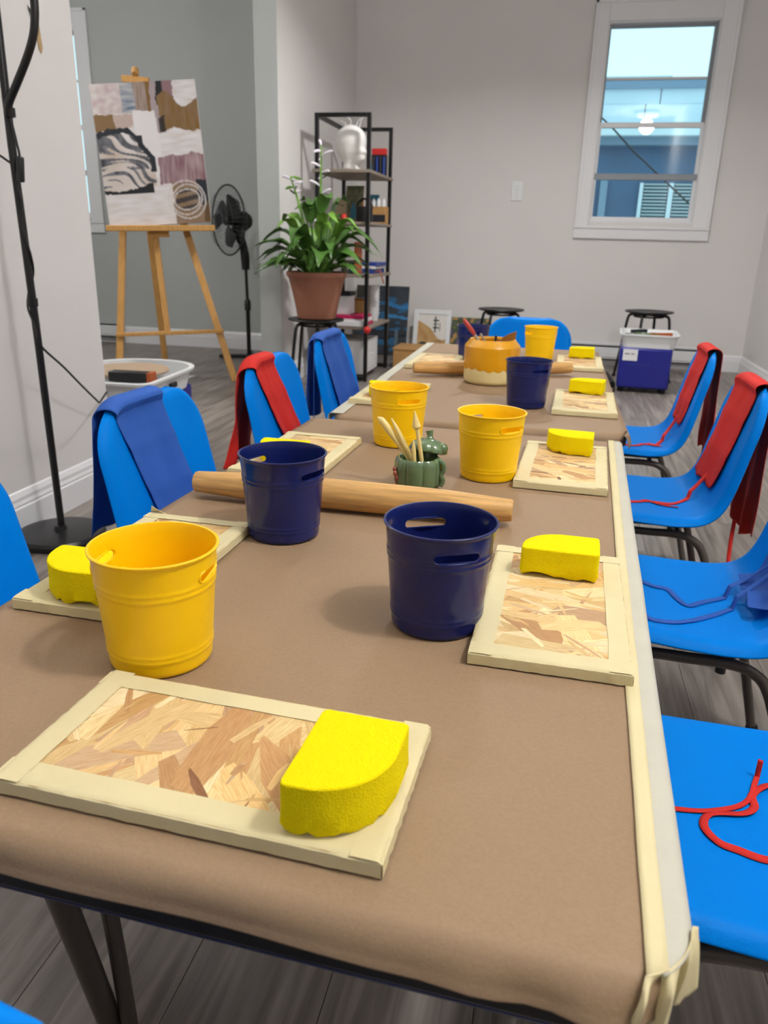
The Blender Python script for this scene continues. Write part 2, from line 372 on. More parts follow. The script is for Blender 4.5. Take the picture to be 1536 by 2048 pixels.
# switch plate
t = thing('light_switch', 'white light switch plate on the far wall left of the window', 'switch', (-.381, YF, 1.277))
MB().box((0, -.004, 0), (.082, .008, .136)).build('plate', M['vinyl'], t, smooth=False, bevel=.003)
for dz in (-.028, .028): MB().box((0, -.011, dz), (.034, .008, .044), Matrix.Rotation(.12, 3, 'X')).build('rocker', M['vinyl'], t, smooth=False, bevel=.001)
# baseboard heaters
def heater(label, x0, x1, y, h=.17):
    t = thing('baseboard_heater', label, 'heater', ((x0+x1)/2, y, 0)); L = x1-x0
    MB().box((0, -.022, .045+h/2-.03), (L, .04, h-.05)).build('body', M['heater'], t, smooth=False, bevel=.004)
    MB().box((0, -.044, .105), (L-.02, .008, .07)).build('front_cover', M['heater'], t, smooth=False, bevel=.003)
    MB().box((0, -.043, .155), (L-.06, .006, .012)).build('top_slot', M['black_plastic'], t, smooth=False)
    MB().box((0, -.043, .052), (L-.06, .006, .012)).build('bottom_slot', M['black_plastic'], t, smooth=False)
    for s in (-1, 1): MB().box((s*(L/2+.004), -.024, .045+h/2-.03), (.012, .05, h-.044)).build('end_cap', M['heater'], t, smooth=False, bevel=.003)
heater('long white baseboard heater under the window on the far wall', -.02, 1.12, YF-.017, .19)
heater('white baseboard heater in the grey back room behind the easel', -4.9, -3.65, YBR-.017)
# ceiling lights, the last two added for fill
for i, (lx, ly, lw) in enumerate(LAMPS + BACKFILL):
    t = thing('ceiling_light', ['round opal ceiling light above the near end of the tables', 'round opal ceiling light above the far table', 'unseen round opal light added as fill behind the viewer', 'unseen round opal light added to brighten the back room'][i], 'light', (lx, ly, CEIL))
    MB().lathe([(0, 0), (.17, 0), (.17, -.03), (.155, -.035), (0, -.035)], 40).build('base', M['trim'], t)
    MB().lathe([(.15, -.036), (.148, -.06), (.12, -.08), (.06, -.09), (0, -.092)], 40).build('diffuser', M['diffuser'], t)

# ------------------------------------------------------------------ the house next door, through the window
mh = {'dark': pm('dark render', '5a7391', .9, .2, var=.12, vs=2), 'band': pm('roof edging', '8199b2', .8, .2), 'panel': pm('pale parapet panel', 'cfe2ee', .8, .2, var=.05, vs=2),
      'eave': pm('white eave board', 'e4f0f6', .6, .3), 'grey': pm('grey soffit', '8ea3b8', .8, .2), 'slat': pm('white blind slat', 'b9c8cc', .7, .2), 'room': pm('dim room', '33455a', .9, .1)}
HY = 10.0
t = thing('neighbouring_house', 'flat roofed neighbouring house seen through the window', 'building', (1.0, HY, 0))
def hx(n, x0, x1, y0, y1, z0, z1, mk, par=None): return MB().span(x0-1.0, x1-1.0, y0-HY, y1-HY, z0, z1).build(n, mh[mk], par or t, smooth=False)
hx('wall', -3, 6, HY, HY+3, -1.5, 1.98, 'dark')
hx('soffit_board', -3, 6, HY-.16, HY+3, 1.98, 2.06, 'grey')
hx('gutter', -3, 6, HY-.30, HY+3, 2.06, 2.13, 'eave'); hx('fascia_board', -3, 6, HY-.2, HY+3, 2.13, 2.20, 'eave')
for k in range(12): hx('parapet_panel', -3+k*.75+.006, -3+(k+1)*.75-.006, HY-.1, HY+.1, 2.20, 2.395, 'panel')
for k in range(7): hx('parapet_panel', -3+k*1.3+.006, -3+(k+1)*1.3-.006, HY-.08, HY+.1, 2.40, 2.55, 'panel')
hx('roof_edging', -3, 6, HY-.12, HY+.1, 2.55, 2.625, 'band'); hx('roof_edging', -3, 1.0, HY-.05, HY+.15, 2.625, 2.68, 'panel')
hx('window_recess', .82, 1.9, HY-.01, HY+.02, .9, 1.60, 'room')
for a, b_ in ((.80, .84), (1.12, 1.17), (1.86, 1.9)): hx('window_frame_post', a, b_, HY-.05, HY, .9, 1.60, 'eave')
for k in range(17): hx('blind_slat', .85, 1.11, HY-.03, HY-.015, 1.0+k*.036, 1.018+k*.036, 'slat'); hx('blind_slat', 1.18, 1.85, HY-.03, HY-.015, 1.0+k*.036, 1.018+k*.036, 'slat')
hx('door_post', .36, .44, HY-.05, HY, 0, 1.62, 'grey')
tag(MB().tube([(-.3, 8.2, 2.45), (.338, 8.2, 1.95), (.56, 8.2, 1.745), (.84, 8.2, 1.52), (1.18, 8.2, 1.25), (1.7, 8.2, .9)], .008, 6).build('overhead_wire', M['black']), 'thin dark wire running down across the window view', 'wire')
tag(MB().span(-8, 8, YF+.3, 14, -1.6, -1.5).build('ground_outside', pm('grey yard', '77797a', .9), smooth=False), kind='structure')

# ------------------------------------------------------------------ tables
TZ = .545
T1W, T1L = .594, 1.145
T1C = (-.1785, .878); T1R = rad(-2.1)
T2C = (-.1425, 2.135); T2W, T2L = .594, 1.28; T2R = rad(.2)
def rrect(w, l, r, n=6):
    pts = []
    for cx, cy, a0 in ((w/2-r, l/2-r, 0), (-w/2+r, l/2-r, 90), (-w/2+r, -l/2+r, 180), (w/2-r, -l/2+r, 270)):
        pts += [(cx+r*math.cos(rad(a0+90*k/n)), cy+r*math.sin(rad(a0+90*k/n))) for k in range(n+1)]
    return pts
def table(label, c, rz, W_, L_):
    t = thing('folding_table', label, 'table', (c[0], c[1], 0), rz)
    top = MB().prism(rrect(W_-.008, L_-.008, .038), TZ-.028, TZ-.0015).build('table_top', M['table_top'], t, bevel=.004)
    MB().prism(rrect(W_-.010, L_-.010, .037), TZ-.042, TZ-.0285).build('edge_band', M['table_edge'], t)
    for s in (-1, 1):
        MB().span(s*(W_/2-.055)-.012, s*(W_/2-.055)+.012, -L_/2+.03, L_/2-.03, TZ-.070, TZ-.042).build('side_rail', M['table_edge'], t, bevel=.003)
        MB().span(-W_/2+.035, W_/2-.035, s*(L_/2-.018)-.008, s*(L_/2-.018)+.008, TZ-.052, TZ-.042).build('end_rail', M['table_edge'], t, bevel=.003)
        MB().span(-W_/2+.05, W_/2-.05, s*(L_/2-.022)-.006, s*(L_/2-.022)+.006, TZ-.062, TZ-.052).build('stretcher', M['table_blue'], t, bevel=.003)
        ia, ib = (.127, .233) if (s < 0 and c[1] < 1) else (.032, .052)
        for q in (-1, 1):
            lg = MB().tube([(q*.205, s*(L_/2-ia), TZ-.045), (q*.209, s*(L_/2-ib), .012)], .0125, 12).build('leg', M['chair_leg'], t)
            MB().lathe([(.017, 0), (.017, .022), (.0135, .024)], 14, (q*.209, s*(L_/2-ib), 0)).build('foot_cap', M['rubber'], lg)
    return t
table('low folding table with black rails nearest the viewer', T1C, T1R, T1W, T1L)
table('low folding table with black rails farther back by the honey coloured jar', T2C, T2R, T2W, T2L)

def cshift(x, W_, r=.040):
    d = abs(x)-(W_/2-r)
    return 0 if d <= 0 else r-math.sqrt(max(0, r*r-min(d, r)**2))
def drape(W_, L_, x0, x1, hangN, hangF, seed, flare=0.):
    """paper lying on a table top between local x0..x1, bent over the near (-y) and far (+y) ends"""
    R_ = .014; yN, yF = -L_/2, L_/2
    segs = []
    path = []
    for k in range(5): path.append((yF+.003, TZ-R_-hangF*(1-k/4)))
    for k in range(1, 6): a = PI/2*k/5; path.append((yF+.003-R_+R_*math.cos(a), TZ-R_+.001+R_*math.sin(a)))
    for k in range(1, 44): path.append((lerp(yF-R_, yN+R_, k/44), TZ+.001))
    for k in range(0, 7): a = PI/2*k/6; path.append((yN-.003+R_-R_*math.sin(a), TZ-R_+.001+R_*math.cos(a)))
    for k in range(1, 9): path.append((yN-.003-.002*k/8, TZ-R_-hangN*k/8))
    n = len(path)-1
    def fn(u, v):
        i = u*n; k = min(int(i), n-1); t = i-k; y = lerp(path[k][0], path[k+1][0], t); z = lerp(path[k][1], path[k+1][1], t)
        x = lerp(x0, x1, v)
        on = 1 if abs(y) < L_/2-.03 else 0
        w = nz(x*6+seed, y*5, 1)*.0007+nz(x*18+seed, y*14, 3)*.0003
        z += max(-.0006, w) if on else 0
        if y < yN+.03:                                   # near end: soft waves and a folded corner
            d = smooth(TZ, TZ-hangN-R_, z)
            y += d*(.0035*nz(x*9+seed, 0, 2) - .004*flare*smooth(.0, 1, v))
            c = smooth(.72, 1, v)*d*flare
            y += c*.004*math.sin(v*58); z -= c*.0015*abs(math.sin(v*30))
            z += .0018*nz(x*4+seed, 5, 0)*d
            dent = math.exp(-((x+.20)/.03)**2)*flare; z -= dent*.002*(1-d)*smooth(yN+.03, yN, y)
        if flare: y += cshift(x, W_)*smooth(yN+.12, yN+.012, y)
        return (x, y, z)
    return MB().grid(fn, 64, 44)
def tape_edge(side, L_, W_, wid, y0, y1, drop, seed, corner=0.):
    """masking tape laid along a long table edge and folded over it"""
    path = []
    for k in range(6): path.append((W_/2-wid+(wid-.006)*k/5, TZ+.0022))
    for k in range(1, 5): a = PI/2*k/4; path.append((W_/2-.006+.008*math.sin(a), TZ-.0058+.008*math.cos(a)))
    for k in range(1, 6): path.append((W_/2+.002+.001*k/5, TZ-.006-drop*k/5))
    n = len(path)-1
    def fn(u, v):
        i = v*n; k = min(int(i), n-1); t = i-k; x = lerp(path[k][0], path[k+1][0], t); z = lerp(path[k][1], path[k+1][1], t)
        y = lerp(y1, y0+(cshift(min(x, W_/2), W_) if side > 0 else 0), u)
        z += .0006*max(0, nz(y*20+seed, x*30)); x += .0012*nz(y*7+seed, v*2, 4)*(1 if v > .6 or v < .02 else .2)
        e = smooth(.955, 1., u)*corner
        if e:
            g = smooth(.1, 1, v)
            z -= e*(.028*e + .010*math.sin(v*7)) ; y -= e*.004*math.cos(v*9); x += e*(.012*g*g*math.sin(v*3) - .012*(1-v))
        return (side*x, y, z)
    return MB().grid(fn, 90, n)
mt = pm('masking tape over bare table edge', 'bfbdae', .6, .3, var=.03, vs=30, bump=.12, bs=250); M['tape_pale'] = mt
p1 = thing('kraft_paper', 'brown kraft paper taped over the near table', 'paper', (*T1C, 0), T1R)
drape(T1W, T1L, -T1W/2, T1W/2-.0145, .006, .010, 3., 1.).build('paper_sheet', M['paper'], p1, solid=.0006)
def strip(L_, W_, xa, xb, y0, y1, z, seed):
    return MB().grid(lambda u, v: (lerp(xa, xb, v)+.0006*nz(u*20, seed), lerp(y0+cshift(lerp(xa, xb, v), W_), y1, u), z+.0002*nz(u*60, v*3, seed)), 60, 3)
tape_edge(1, T1L, T1W, .0165, -T1L/2-.001, T1L/2-.004, .012, 1., 0.).build('masking_tape', M['tape_pale'], p1, solid=.0005)
strip(T1L, T1W, T1W/2-.0245, T1W/2-.0135, -T1L/2+.0005, T1L/2-.004, TZ+.0030, 4).build('masking_tape', M['tape'], p1, solid=.0004)
def flap(u, v):
    w = smooth(0, .25, u)
    x = lerp(T1W/2-.0250, T1W/2+.0035, v) - .010*u*(1-v) + .004*w*math.sin(v*13+1)*u
    y = -T1L/2+.0015+cshift(min(T1W/2, lerp(T1W/2-.0250, T1W/2+.0035, v)), T1W) - .006*math.sin(min(1, u*2)*PI/2) - (.0055*math.sin(v*15+.6)+.002*math.sin(v*31))*w
    z = TZ+.0034 - .006*u*u - u*(.020+.011*math.exp(-((v-.92)/.16)**2)+.008*math.exp(-((v-.25)/.25)**2))
    return (x, y, z)
MB().grid(flap, 16, 30).build('tape_flap', M['tape'], p1, solid=.0005)
p2 = thing('kraft_paper', 'brown kraft paper taped over the far table', 'paper', (*T2C, 0), T2R)
drape(T2W, T2L, -T2W/2+.014, T2W/2, .012, .012, 9., .5).build('paper_sheet', M['paper'], p2, solid=.0006)
# paper folded over the right edge of the far table
MB().grid(lambda u, v: (T2W/2-.001+.005*math.sin(v*PI/2)+.003*v*smooth(.85, 1, u)*2-(lambda d: .04-math.sqrt(.0016-min(d, .037)**2))(max(0, u*(T2L-.016)-.02-(T2L-.06))), lerp(T2L/2-.02, -T2L/2-.004, u), TZ+.001-.006*v-.020*v*v-.004*nz(u*9, 2)*v), 40, 8).build('paper_flap', M['paper'], p2, solid=.0006)
tape_edge(-1, T2L, T2W, .030, -T2L/2+.01, T2L/2-.012, .010, 7.).build('masking_tape', M['tape_pale'], p2, solid=.0005)

# ------------------------------------------------------------------ chairs
PROF = curve([(.178, 0, .306), (.180, 0, .326), (.168, 0, .342), (.140, 0, .346), (.09, 0, .343), (.0, 0, .338), (-.06, 0, .338), (-.098, 0, .345), (-.124, 0, .365), (-.140, 0, .398), (-.152, 0, .445), (-.166, 0, .51), (-.180, 0, .57), (-.190, 0, .617)], 5)
PL_ = [0]
for a, b_ in zip(PROF, PROF[1:]): PL_.append(PL_[-1]+(b_-a).length)
def prof_at(s):
    d = s*PL_[-1]
    for i in range(len(PROF)-1):
        if d <= PL_[i+1] or i == len(PROF)-2:
            t = (d-PL_[i])/(PL_[i+1]-PL_[i]); p = PROF[i].lerp(PROF[i+1], t); tg = (PROF[i+1]-PROF[i]).normalized(); return p, Vector((tg.z, 0, -tg.x))
CW, CR = .172, .092                                          # half width, corner radius of the back
def half_w(s):
    L = PL_[-1]; d = (1-s)*L; w = CW - .006*smooth(.5, 1, s) - .012*smooth(.45, .0, s)
    if d < CR: w -= CR-math.sqrt(max(0, CR*CR-(CR-d)**2))
    if s*L < .05: w -= .05-math.sqrt(max(0, .05**2-(.05-s*L)**2))*1.0
    return max(w, .02)
def shell_fn(u, v):
    # denser towards the edges
    s = u; t = math.sin((v*2-1)*PI/2); p, n = prof_at(s); w = half_w(s); L = PL_[-1]
    n = -n if n.z < 0 and s < .4 else n
    e = min((1-abs(t))*w*1.0, (1-s)*L*1.0)
    lip = max(0, 1-e/.020)**2*.015
    dish = (1-t*t)*(.010 if s < .5 else .012)
    nn = prof_normal(s)
    return tuple(p + Vector((0, t*w, 0)) - nn*(lip) - nn*dish + nn*.008)
def prof_normal(s):
    p, n = prof_at(s)
    # normal on the sitter's side: up on the seat, forward on the back
    return n if (n.x > 0 or n.z > 0) and not (n.z < -.2) else -n
shell_mb = MB().grid(shell_fn, 60, 26)
def fback(z):
    best = None
    for i in range(len(PROF)-1):
        a, b_ = PROF[i], PROF[i+1]
        if a.x < .0 and min(a.z, b_.z) <= z <= max(a.z, b_.z): best = lerp(a.x, b_.x, (z-a.z)/(b_.z-a.z+1e-9))
    return best if best is not None else (-.190 if z > .6 else -.098)
def make_chair():
    t = thing('school_chair', '', 'chair')
    sh = shell_mb.build('seat_shell', M['chair_blue'], t, angle=80); k = sh.modifiers.new('t', 'SOLIDIFY'); k.thickness = .005; k.offset = 0
    for s in (-1, 1):
        fr_ = curve([(.0, s*.140, .304), (.07, s*.140, .304), (.112, s*.142, .298), (.138, s*.145, .272), (.152, s*.150, .20), (.168, s*.158, .012)], 6)
        re_ = curve([(.0, s*.140, .304), (-.05, s*.140, .304), (-.088, s*.142, .296), (-.116, s*.146, .266), (-.148, s*.154, .17), (-.190, s*.165, .012)], 6)
        for pth in (fr_, re_):
            lg = MB().tube(pth, .0088, 10).build('leg', M['chair_leg'], t)
            e = pth[-1]; MB().lathe([(.0112, 0), (.0115, .018), (.009, .022)], 12, (e.x, e.y, 0)).build('foot_cap', M['rubber'], lg)
    for f_ in (.085, -.06): MB().tube([(f_, -.14, .306), (f_, .14, .306)], .007, 8).build('cross_bar', M['chair_leg'], t)
    MB().box((.015, 0, .317), (.20, .24, .010)).build('seat_plate', M['black_plastic'], t, bevel=.002)
    return t
chair0 = make_chair(); first = True
def place_chair(x, y, rz, label, scale=1):
    global first
    c = chair0 if first else copy_tree(chair0); first = False
    c.location = (x, y, 0); c.rotation_euler = (0, 0, rz); c['label'] = label; c['group'] = 'blue chairs around the tables'
    return c
CHAIRS = {
 'R1': (.268, .70, 180, 'blue plastic chair at near right with only red apron ties on its seat'),
 'R2': (.248, 1.235, 178, 'blue plastic chair with a blue apron and blue ties trailing over its seat'),
 'R3': (.240, 1.79, 180, 'blue plastic chair with a red apron, third along the right side'),
 'R4': (.245, 2.385, 179, 'blue plastic chair with a red apron, farthest along the right side'),
 'L1': (-.535, .695, -2, 'bare blue chair back cut off by the left edge of the picture'),
 'L2': (-.505, 1.225, -3, 'blue plastic chair with a blue apron in front of the floor lamp'),
 'L3': (-.475, 1.765, -2, 'blue plastic chair on the left side with a red apron over its back'),
 'L4': (-.475, 2.29, -2, 'blue plastic chair with a blue apron in front of the plant stool'),
 'E1': (-.103, 2.97, -91, 'bare blue chair facing the far end of the far table'),
 'E2': (-.277, -.020, -90, 'blue chair back just peeping in at the bottom left corner'),
}
for k, (x, y, rz, lb) in CHAIRS.items(): place_chair(x, y, rad(rz), lb)

# ------------------------------------------------------------------ aprons
def ztop(y):
    w0 = CW-.006; a = abs(y)-(w0-CR)
    return .619 - (0 if a <= 0 else CR-math.sqrt(max(.0004, CR*CR-min(a, CR*.995)**2)))
def seat_z(f, y):
    best = .34
    for i in range(len(PROF)-1):
        p, q_ = PROF[i], PROF[i+1]
        if p.x > q_.x and q_.x <= f <= p.x: best = lerp(p.z, q_.z, (p.x-f)/(p.x-q_.x+1e-9)); break
    return best+.008-.010*(1-min(1, (y/.160)**2))+.0025
def apron(key, colour, label, fz, rz_, yf, yt, yr, seed, ties=(), amp=.006, ext=0.):
    """cloth over a chair back: front hem height fz, rear hem height rz_, lateral ranges at front hem, top and rear hem"""
    cx_, cy_, cr_, _ = CHAIRS[key]
    root = thing('apron', label, 'apron', (cx_, cy_, 0), rad(cr_), 'aprons hung over the chair backs')
    def fn(u, v):
        uf = .46
        if u < uf:
            k = u/uf; a = yf; b_ = yt; y = lerp(lerp(yf[0], yt[0], k), lerp(yf[1], yt[1], k), v)
        else:
            k = (u-uf)/(1-uf); y = lerp(lerp(yt[0], yr[0], k), lerp(yt[1], yr[1], k), v)
        zt = ztop(y)+.006; fold = (math.sin(v*11+seed+3*nz(u*3, seed))*.5+.5); f2 = nz(v*4+seed, u*5, seed)
        if u < uf-.05:
            k = u/(uf-.05); ke = .2 if ext else 0; kk = max(0, (k-ke)/(1-ke)); z = lerp(fz + (.02*nz(v*3+seed, 1) if not ext else .012*fold*(1-kk)), zt-.012, kk); f = fback(z)+.0145-.012*(1-min(1, (y/.166)**2))+amp*.7*fold*(1-k*.7)+.003*f2+.0025*sum(math.exp(-((k-kc)/.03)**2) for kc in (.33, .68))
            if ext and k < ke: f += ext*(1-k/ke)
            return (f, y, z)
        if u < uf+.05:
            k = (u-uf+.05)/.1; a = PI*k; f0 = fback(zt-.012)
            return (f0-.006+.022*math.cos(a), y, zt-.012+.015*math.sin(a))
        k = (u-uf-.05)/(1-uf-.05); z = lerp(zt-.012, rz_+.03*nz(v*2+seed, 4), k); f = fback(zt-.012)-.028-.006*k-amp*1.8*fold*k-.01*f2*k
        return (f, y + .012*nz(u*4+seed, v*2)*k, z)
    MB().grid(fn, 46, 22).build('cloth', M[colour], root, solid=.0012, subsurf=1)
    inv = Matrix.Rotation(-rad(cr_), 4, 'Z') @ Matrix.Translation((-cx_, -cy_, 0))
    for pts, wd in list(ties):
        P = [Vector((p.x, p.y, max(p.z if p.z > .3605 else 0, seat_z(p.x, p.y)+.0022))) if p.z > .34 else p for p in curve([tuple(inv @ Vector(p)) for p in pts], 8)]; mb = MB(); N = len(P)
        def rib(u, v):
            i = min(int(u*(N-1)), N-2); t = u*(N-1)-i; p = P[i].lerp(P[i+1], t); tg = (P[i+1]-P[i]); side = Vector((-tg.y, tg.x, 0)); side = side.normalized() if side.length > 1e-6 else Vector((0, 1, 0))
            tw = .22*math.sin(u*9+seed)
            return tuple(p + (side*math.cos(tw)+Vector((0, 0, 1))*abs(math.sin(tw)))*wd*(v-.5))
        mb.grid(rib, (N-1)*2, 2).build('tie', M[colour], root, solid=.0007)
    return root
SZ = .352
def flat(pts, z=SZ): return [(a, b_, z) for a, b_ in pts]
# right chairs: local +y is towards the viewer
apron('R1', 'apron_red', 'red apron hung on the nearest right chair, mostly its ties showing', .40, .25, (-.07, .08), (-.09, .09), (-.10, .10), 1.,
      ties=[(flat([(.150, .686), (.189, .693), (.226, .710), (.245, .730), (.256, .757)])+[(.262, .772, .362)], .0055),
            ([(.30, .765, .362), (.269, .757, .356)]+flat([(.249, .736), (.247, .717), (.233, .703), (.2, .692), (.190, .671), (.2, .651), (.217, .645), (.245, .640), (.29, .655)])+[(.35, .67, .37)], .0082)])
apron('R2', 'apron_blue', 'blue apron bunched on the back of the second right chair', (.362), .24, (-.05, .075), (-.09, .09), (-.06, .12), 2.2,
      ties=[(flat([(.185, 1.275), (.205, 1.262), (.226, 1.258), (.238, 1.225), (.252, 1.203), (.275, 1.222), (.300, 1.240)], .356)+[(.345, 1.262, .372), (.385, 1.25, .42)], .009),
            (flat([(.172, 1.165), (.182, 1.122), (.213, 1.121), (.244, 1.139), (.287, 1.177)], .356)+[(.318, 1.205, .360), (.368, 1.225, .398)], .009),
            ([(.475, 1.13, .40), (.470, 1.10, .34), (.462, 1.085, .26), (.455, 1.075, .20)], .010)], amp=.012, ext=.03)
apron('R3', 'apron_red', 'red apron on the third right chair with ties lying on the seat', .38, .27, (-.135, .045), (-.105, .085), (-.12, .06), 3.7,
      ties=[(flat([(.190, 1.722), (.215, 1.735), (.247, 1.752), (.29, 1.746), (.318, 1.768)], .354)+[(.345, 1.80, .366), (.378, 1.83, .398)], .009),
            (flat([(.305, 1.722), (.285, 1.728), (.266, 1.736), (.240, 1.762), (.228, 1.742)], .356), .009),
            ([(.445, 1.80, .30), (.44, 1.78, .26), (.435, 1.75, .22), (.432, 1.72, .19)], .009)])
apron('R4', 'apron_red', 'red apron on the farthest right chair, its hem high off the seat', .40, .30, (-.10, .045), (-.105, .085), (-.11, .06), 5.1,
      ties=[(flat([(.225, 2.270), (.258, 2.272), (.285, 2.31), (.305, 2.305), (.318, 2.29), (.332, 2.33)], .354)+[(.36, 2.38, .376), (.385, 2.40, .415)], .010),
            (flat([(.300, 2.33), (.315, 2.30), (.330, 2.275)], .357), .010)])
# left chairs: local -y is towards the viewer
apron('L2', 'apron_blue', 'blue apron on the left chair beside the floor lamp base', .385, .40, (-.055, .085), (-.125, .025), (-.145, -.02), 6.4, amp=.004)
apron('L3', 'apron_red', 'red apron on the left chair, hanging wide behind its back', .36, .385, (.0, .115), (-.135, -.01), (-.215, -.03), 7.9, amp=.006)
apron('L4', 'apron_blue', 'blue apron on the left chair below the potted plant', .36, .375, (-.05, .15), (-.125, .06), (-.16, .05), 9.3,
      ties=[([(-.665, 2.15, .39), (-.68, 2.14, .35), (-.695, 2.13, .33)], .008)], amp=.008)

# ------------------------------------------------------------------ buckets
def bucket_mesh():
    Rb, Rt, Hh, th = .0416, .0498, .1003, .0013
    def rr(z): return lerp(Rb, Rt, z/Hh)
    outer = [(0, 0), (Rb-.003, 0), (Rb-.0008, .0006), (Rb, .002)]
    for z in [.004+.0012*i for i in range(79)]:
        if z > Hh-.003: break
        b_ = sum(a*math.exp(-((z-zc)/wd)**2) for zc, wd, a in ((.014, .0016, .0007), (.0185, .0016, .0005), (.0695, .0017, .0008), (.0745, .0017, .0007)))
        outer.append((rr(z)+b_, z))
    outer += [(Rt+.0004, Hh-.0025), (Rt+.0018, Hh-.0018), (Rt+.0020, Hh-.0006), (Rt+.0012, Hh), (Rt-.0004, Hh-.0002), (Rt-.001, Hh-.002)]
    inner = [(rr(z)-th, z) for z in (.09, .075, .06, .04, .02, .006)] + [(Rb-th-.002, .0035), (0, .0032)]
    me = MB().lathe(outer+inner, 96).mesh('bucket', None)
    ob = bpy.data.objects.new('tmp', me); C.objects.link(ob)
    cut = MB(); zc, hw, hh = Hh-.0195, .0165, .0044
    st = [(hw+hh*math.cos(a), zc+hh*math.sin(a)) for a in [rad(-90+15*i) for i in range(13)]] + [(-hw+hh*math.cos(a), zc+hh*math.sin(a)) for a in [rad(90+15*i) for i in range(13)]]
    n = len(st); cut.add([(-.08, a, b_) for a, b_ in st]+[(.08, a, b_) for a, b_ in st], [tuple(range(n)), tuple(range(2*n-1, n-1, -1))]+[(i, (i+1) % n, n+(i+1) % n, n+i) for i in range(n)])
    co = cut.build('tmpcut', None, smooth=False)
    k = ob.modifiers.new('b', 'BOOLEAN'); k.object = co; k.operation = 'DIFFERENCE'; k.solver = 'EXACT'
    dg = bpy.context.evaluated_depsgraph_get(); dg.update(); out = bpy.data.meshes.new_from_object(ob.evaluated_get(dg)); out.name = 'bucket_wall'
    bpy.data.objects.remove(ob); bpy.data.objects.remove(co)
    out.materials.clear(); out.materials.append(None)
    out.polygons.foreach_set('use_smooth', [True]*len(out.polygons)); out.set_sharp_from_angle(angle=rad(35))
    def slot_ring(sg):
        P = []
        for a, z in st:
            r = rr(z)+.0002; y = a; x = math.sqrt(max(0, r*r-y*y)); P.append((sg*x, y, z))
        return MB().tube(P, .0009, 6, closed=True)
    return out, slot_ring(1).mesh('slot_rim', None), slot_ring(-1).mesh('slot_rim', None)
BUCK = {}
bm_w, bm_r1, bm_r2 = bucket_mesh()
for cname in ('bucket_yellow', 'bucket_navy'):
    trip = []
    for me in (bm_w, bm_r1, bm_r2):
        k = me.copy(); k.materials.clear(); k.materials.append(M[cname]); trip.append(k)
    BUCK[cname] = trip
PAPZ = TZ+.0025
def bucket(colour, x, y, ang, label):
    t = thing('bucket', label, 'bucket', (x, y, PAPZ), rad(ang), 'small metal buckets on the tables')
    w, a, b_ = BUCK[colour]
    inst('bucket_wall', w, t); inst('handle_slot_rim', a, t); inst('handle_slot_rim', b_, t)
    return t
bucket('bucket_yellow', -.298, .523, 7, 'yellow bucket nearest the viewer, the biggest one in view')
bucket('bucket_navy', -.295, .823, -21, 'navy bucket in front of the left part of the rolling pin')
bucket('bucket_navy', -.083, .645, -63, 'navy bucket nearest the viewer, beside the right hand board')
bucket('bucket_yellow', -.252, 1.300, -57, 'yellow bucket directly behind the green pumpkin jar')
bucket('bucket_yellow', -.079, 1.141, -44, 'yellow bucket to the right of the green pumpkin jar')
bucket('bucket_navy', -.047, 1.719, -53, 'navy bucket on the far table in front of the honey coloured jar')
bucket('bucket_navy', -.243, 2.42, -80, 'navy bucket on the far table behind the honey coloured jar')
bucket('bucket_yellow', -.040, 2.48, 31, 'yellow bucket on the far table before the bare end chair')

# ------------------------------------------------------------------ wood strand boards with taped rims
def osb_face(w, l, seed):
    rnd = random.Random(seed); vs = []; fs = []; cols = []; uvs = []
    pal = ['f0deb2', 'ecd298', 'e6c88e', 'dfbe84', 'ebd39c', 'd0a66c', 'dfbe82', 'c69a68', 'e8ca90', 'd9b478', 'f0deae', 'e6c890', 'd4b48c', 'e4c284', 'c8a47e']
    base = lin('e0bf86'); z = 0.
    def poly(pts, c, d, zz):
        o = len(vs); n = len(pts)
        for p in pts: vs.append((p[0], p[1], zz)); cols.append(c); uvs.append((p[0]*d[0]+p[1]*d[1]+seed, -p[0]*d[1]+p[1]*d[0]+rnd.random()*0))
        fs.append(tuple(range(o, o+n)))
    poly([(-w/2, -l/2), (w/2, -l/2), (w/2, l/2), (-w/2, l/2)], base, (1, 0), 0)
    N = 170; main = PI/2 if l > w else PI/2
    for i in range(N):
        cx_, cy_ = (rnd.random()-.5)*w, (rnd.random()-.5)*l
        small = i > N*.72
        ang = rnd.gauss(0, .55 if not small else .9) + (0 if w > l else PI/2) + PI/2*(1 if w > l else 0)*0
        ang = rnd.gauss(PI/2 if w >= l else 0, .5 if not small else .8)
        ln = (rnd.uniform(.06, .14) if not small else rnd.uniform(.012, .05)); wd = (rnd.uniform(.012, .030) if not small else rnd.uniform(.0010, .0065))
        d = (math.cos(ang), math.sin(ang)); n_ = (-d[1], d[0])
        loc = [(-.5, -.5+rnd.uniform(0, .3)), (-.15, -.5), (.2, -.5+rnd.uniform(0, .12)), (.5, -.45+rnd.uniform(0, .5)), (.46, .2+rnd.uniform(-.2, .3)), (.1, .5), (-.25, .5-rnd.uniform(0, .15)), (-.5+rnd.uniform(0, .08), .35)]
        pts = []
        for a, b_ in loc:
            x_ = cx_+d[0]*a*ln+n_[0]*b_*wd; y_ = cy_+d[1]*a*ln+n_[1]*b_*wd
            pts.append((min(w/2, max(-w/2, x_)), min(l/2, max(-l/2, y_))))
        c = lin(rnd.choice(pal)); k = rnd.uniform(.86, 1.1)
        if small and rnd.random() < .12: c = lin('8a6040'); k = 1
        poly(pts, tuple(min(1, q*k) for q in c), d, (i+1)*1.4e-6+2e-6)
    me = bpy.data.meshes.new('strand_face'); me.from_pydata(vs, [], fs); setcol(me, cols)
    ul = me.uv_layers.new(name='UVMap')
    for lp in me.loops: ul.data[lp.index].uv = uvs[lp.vertex_index]
    me.materials.append(M['osb']); return me
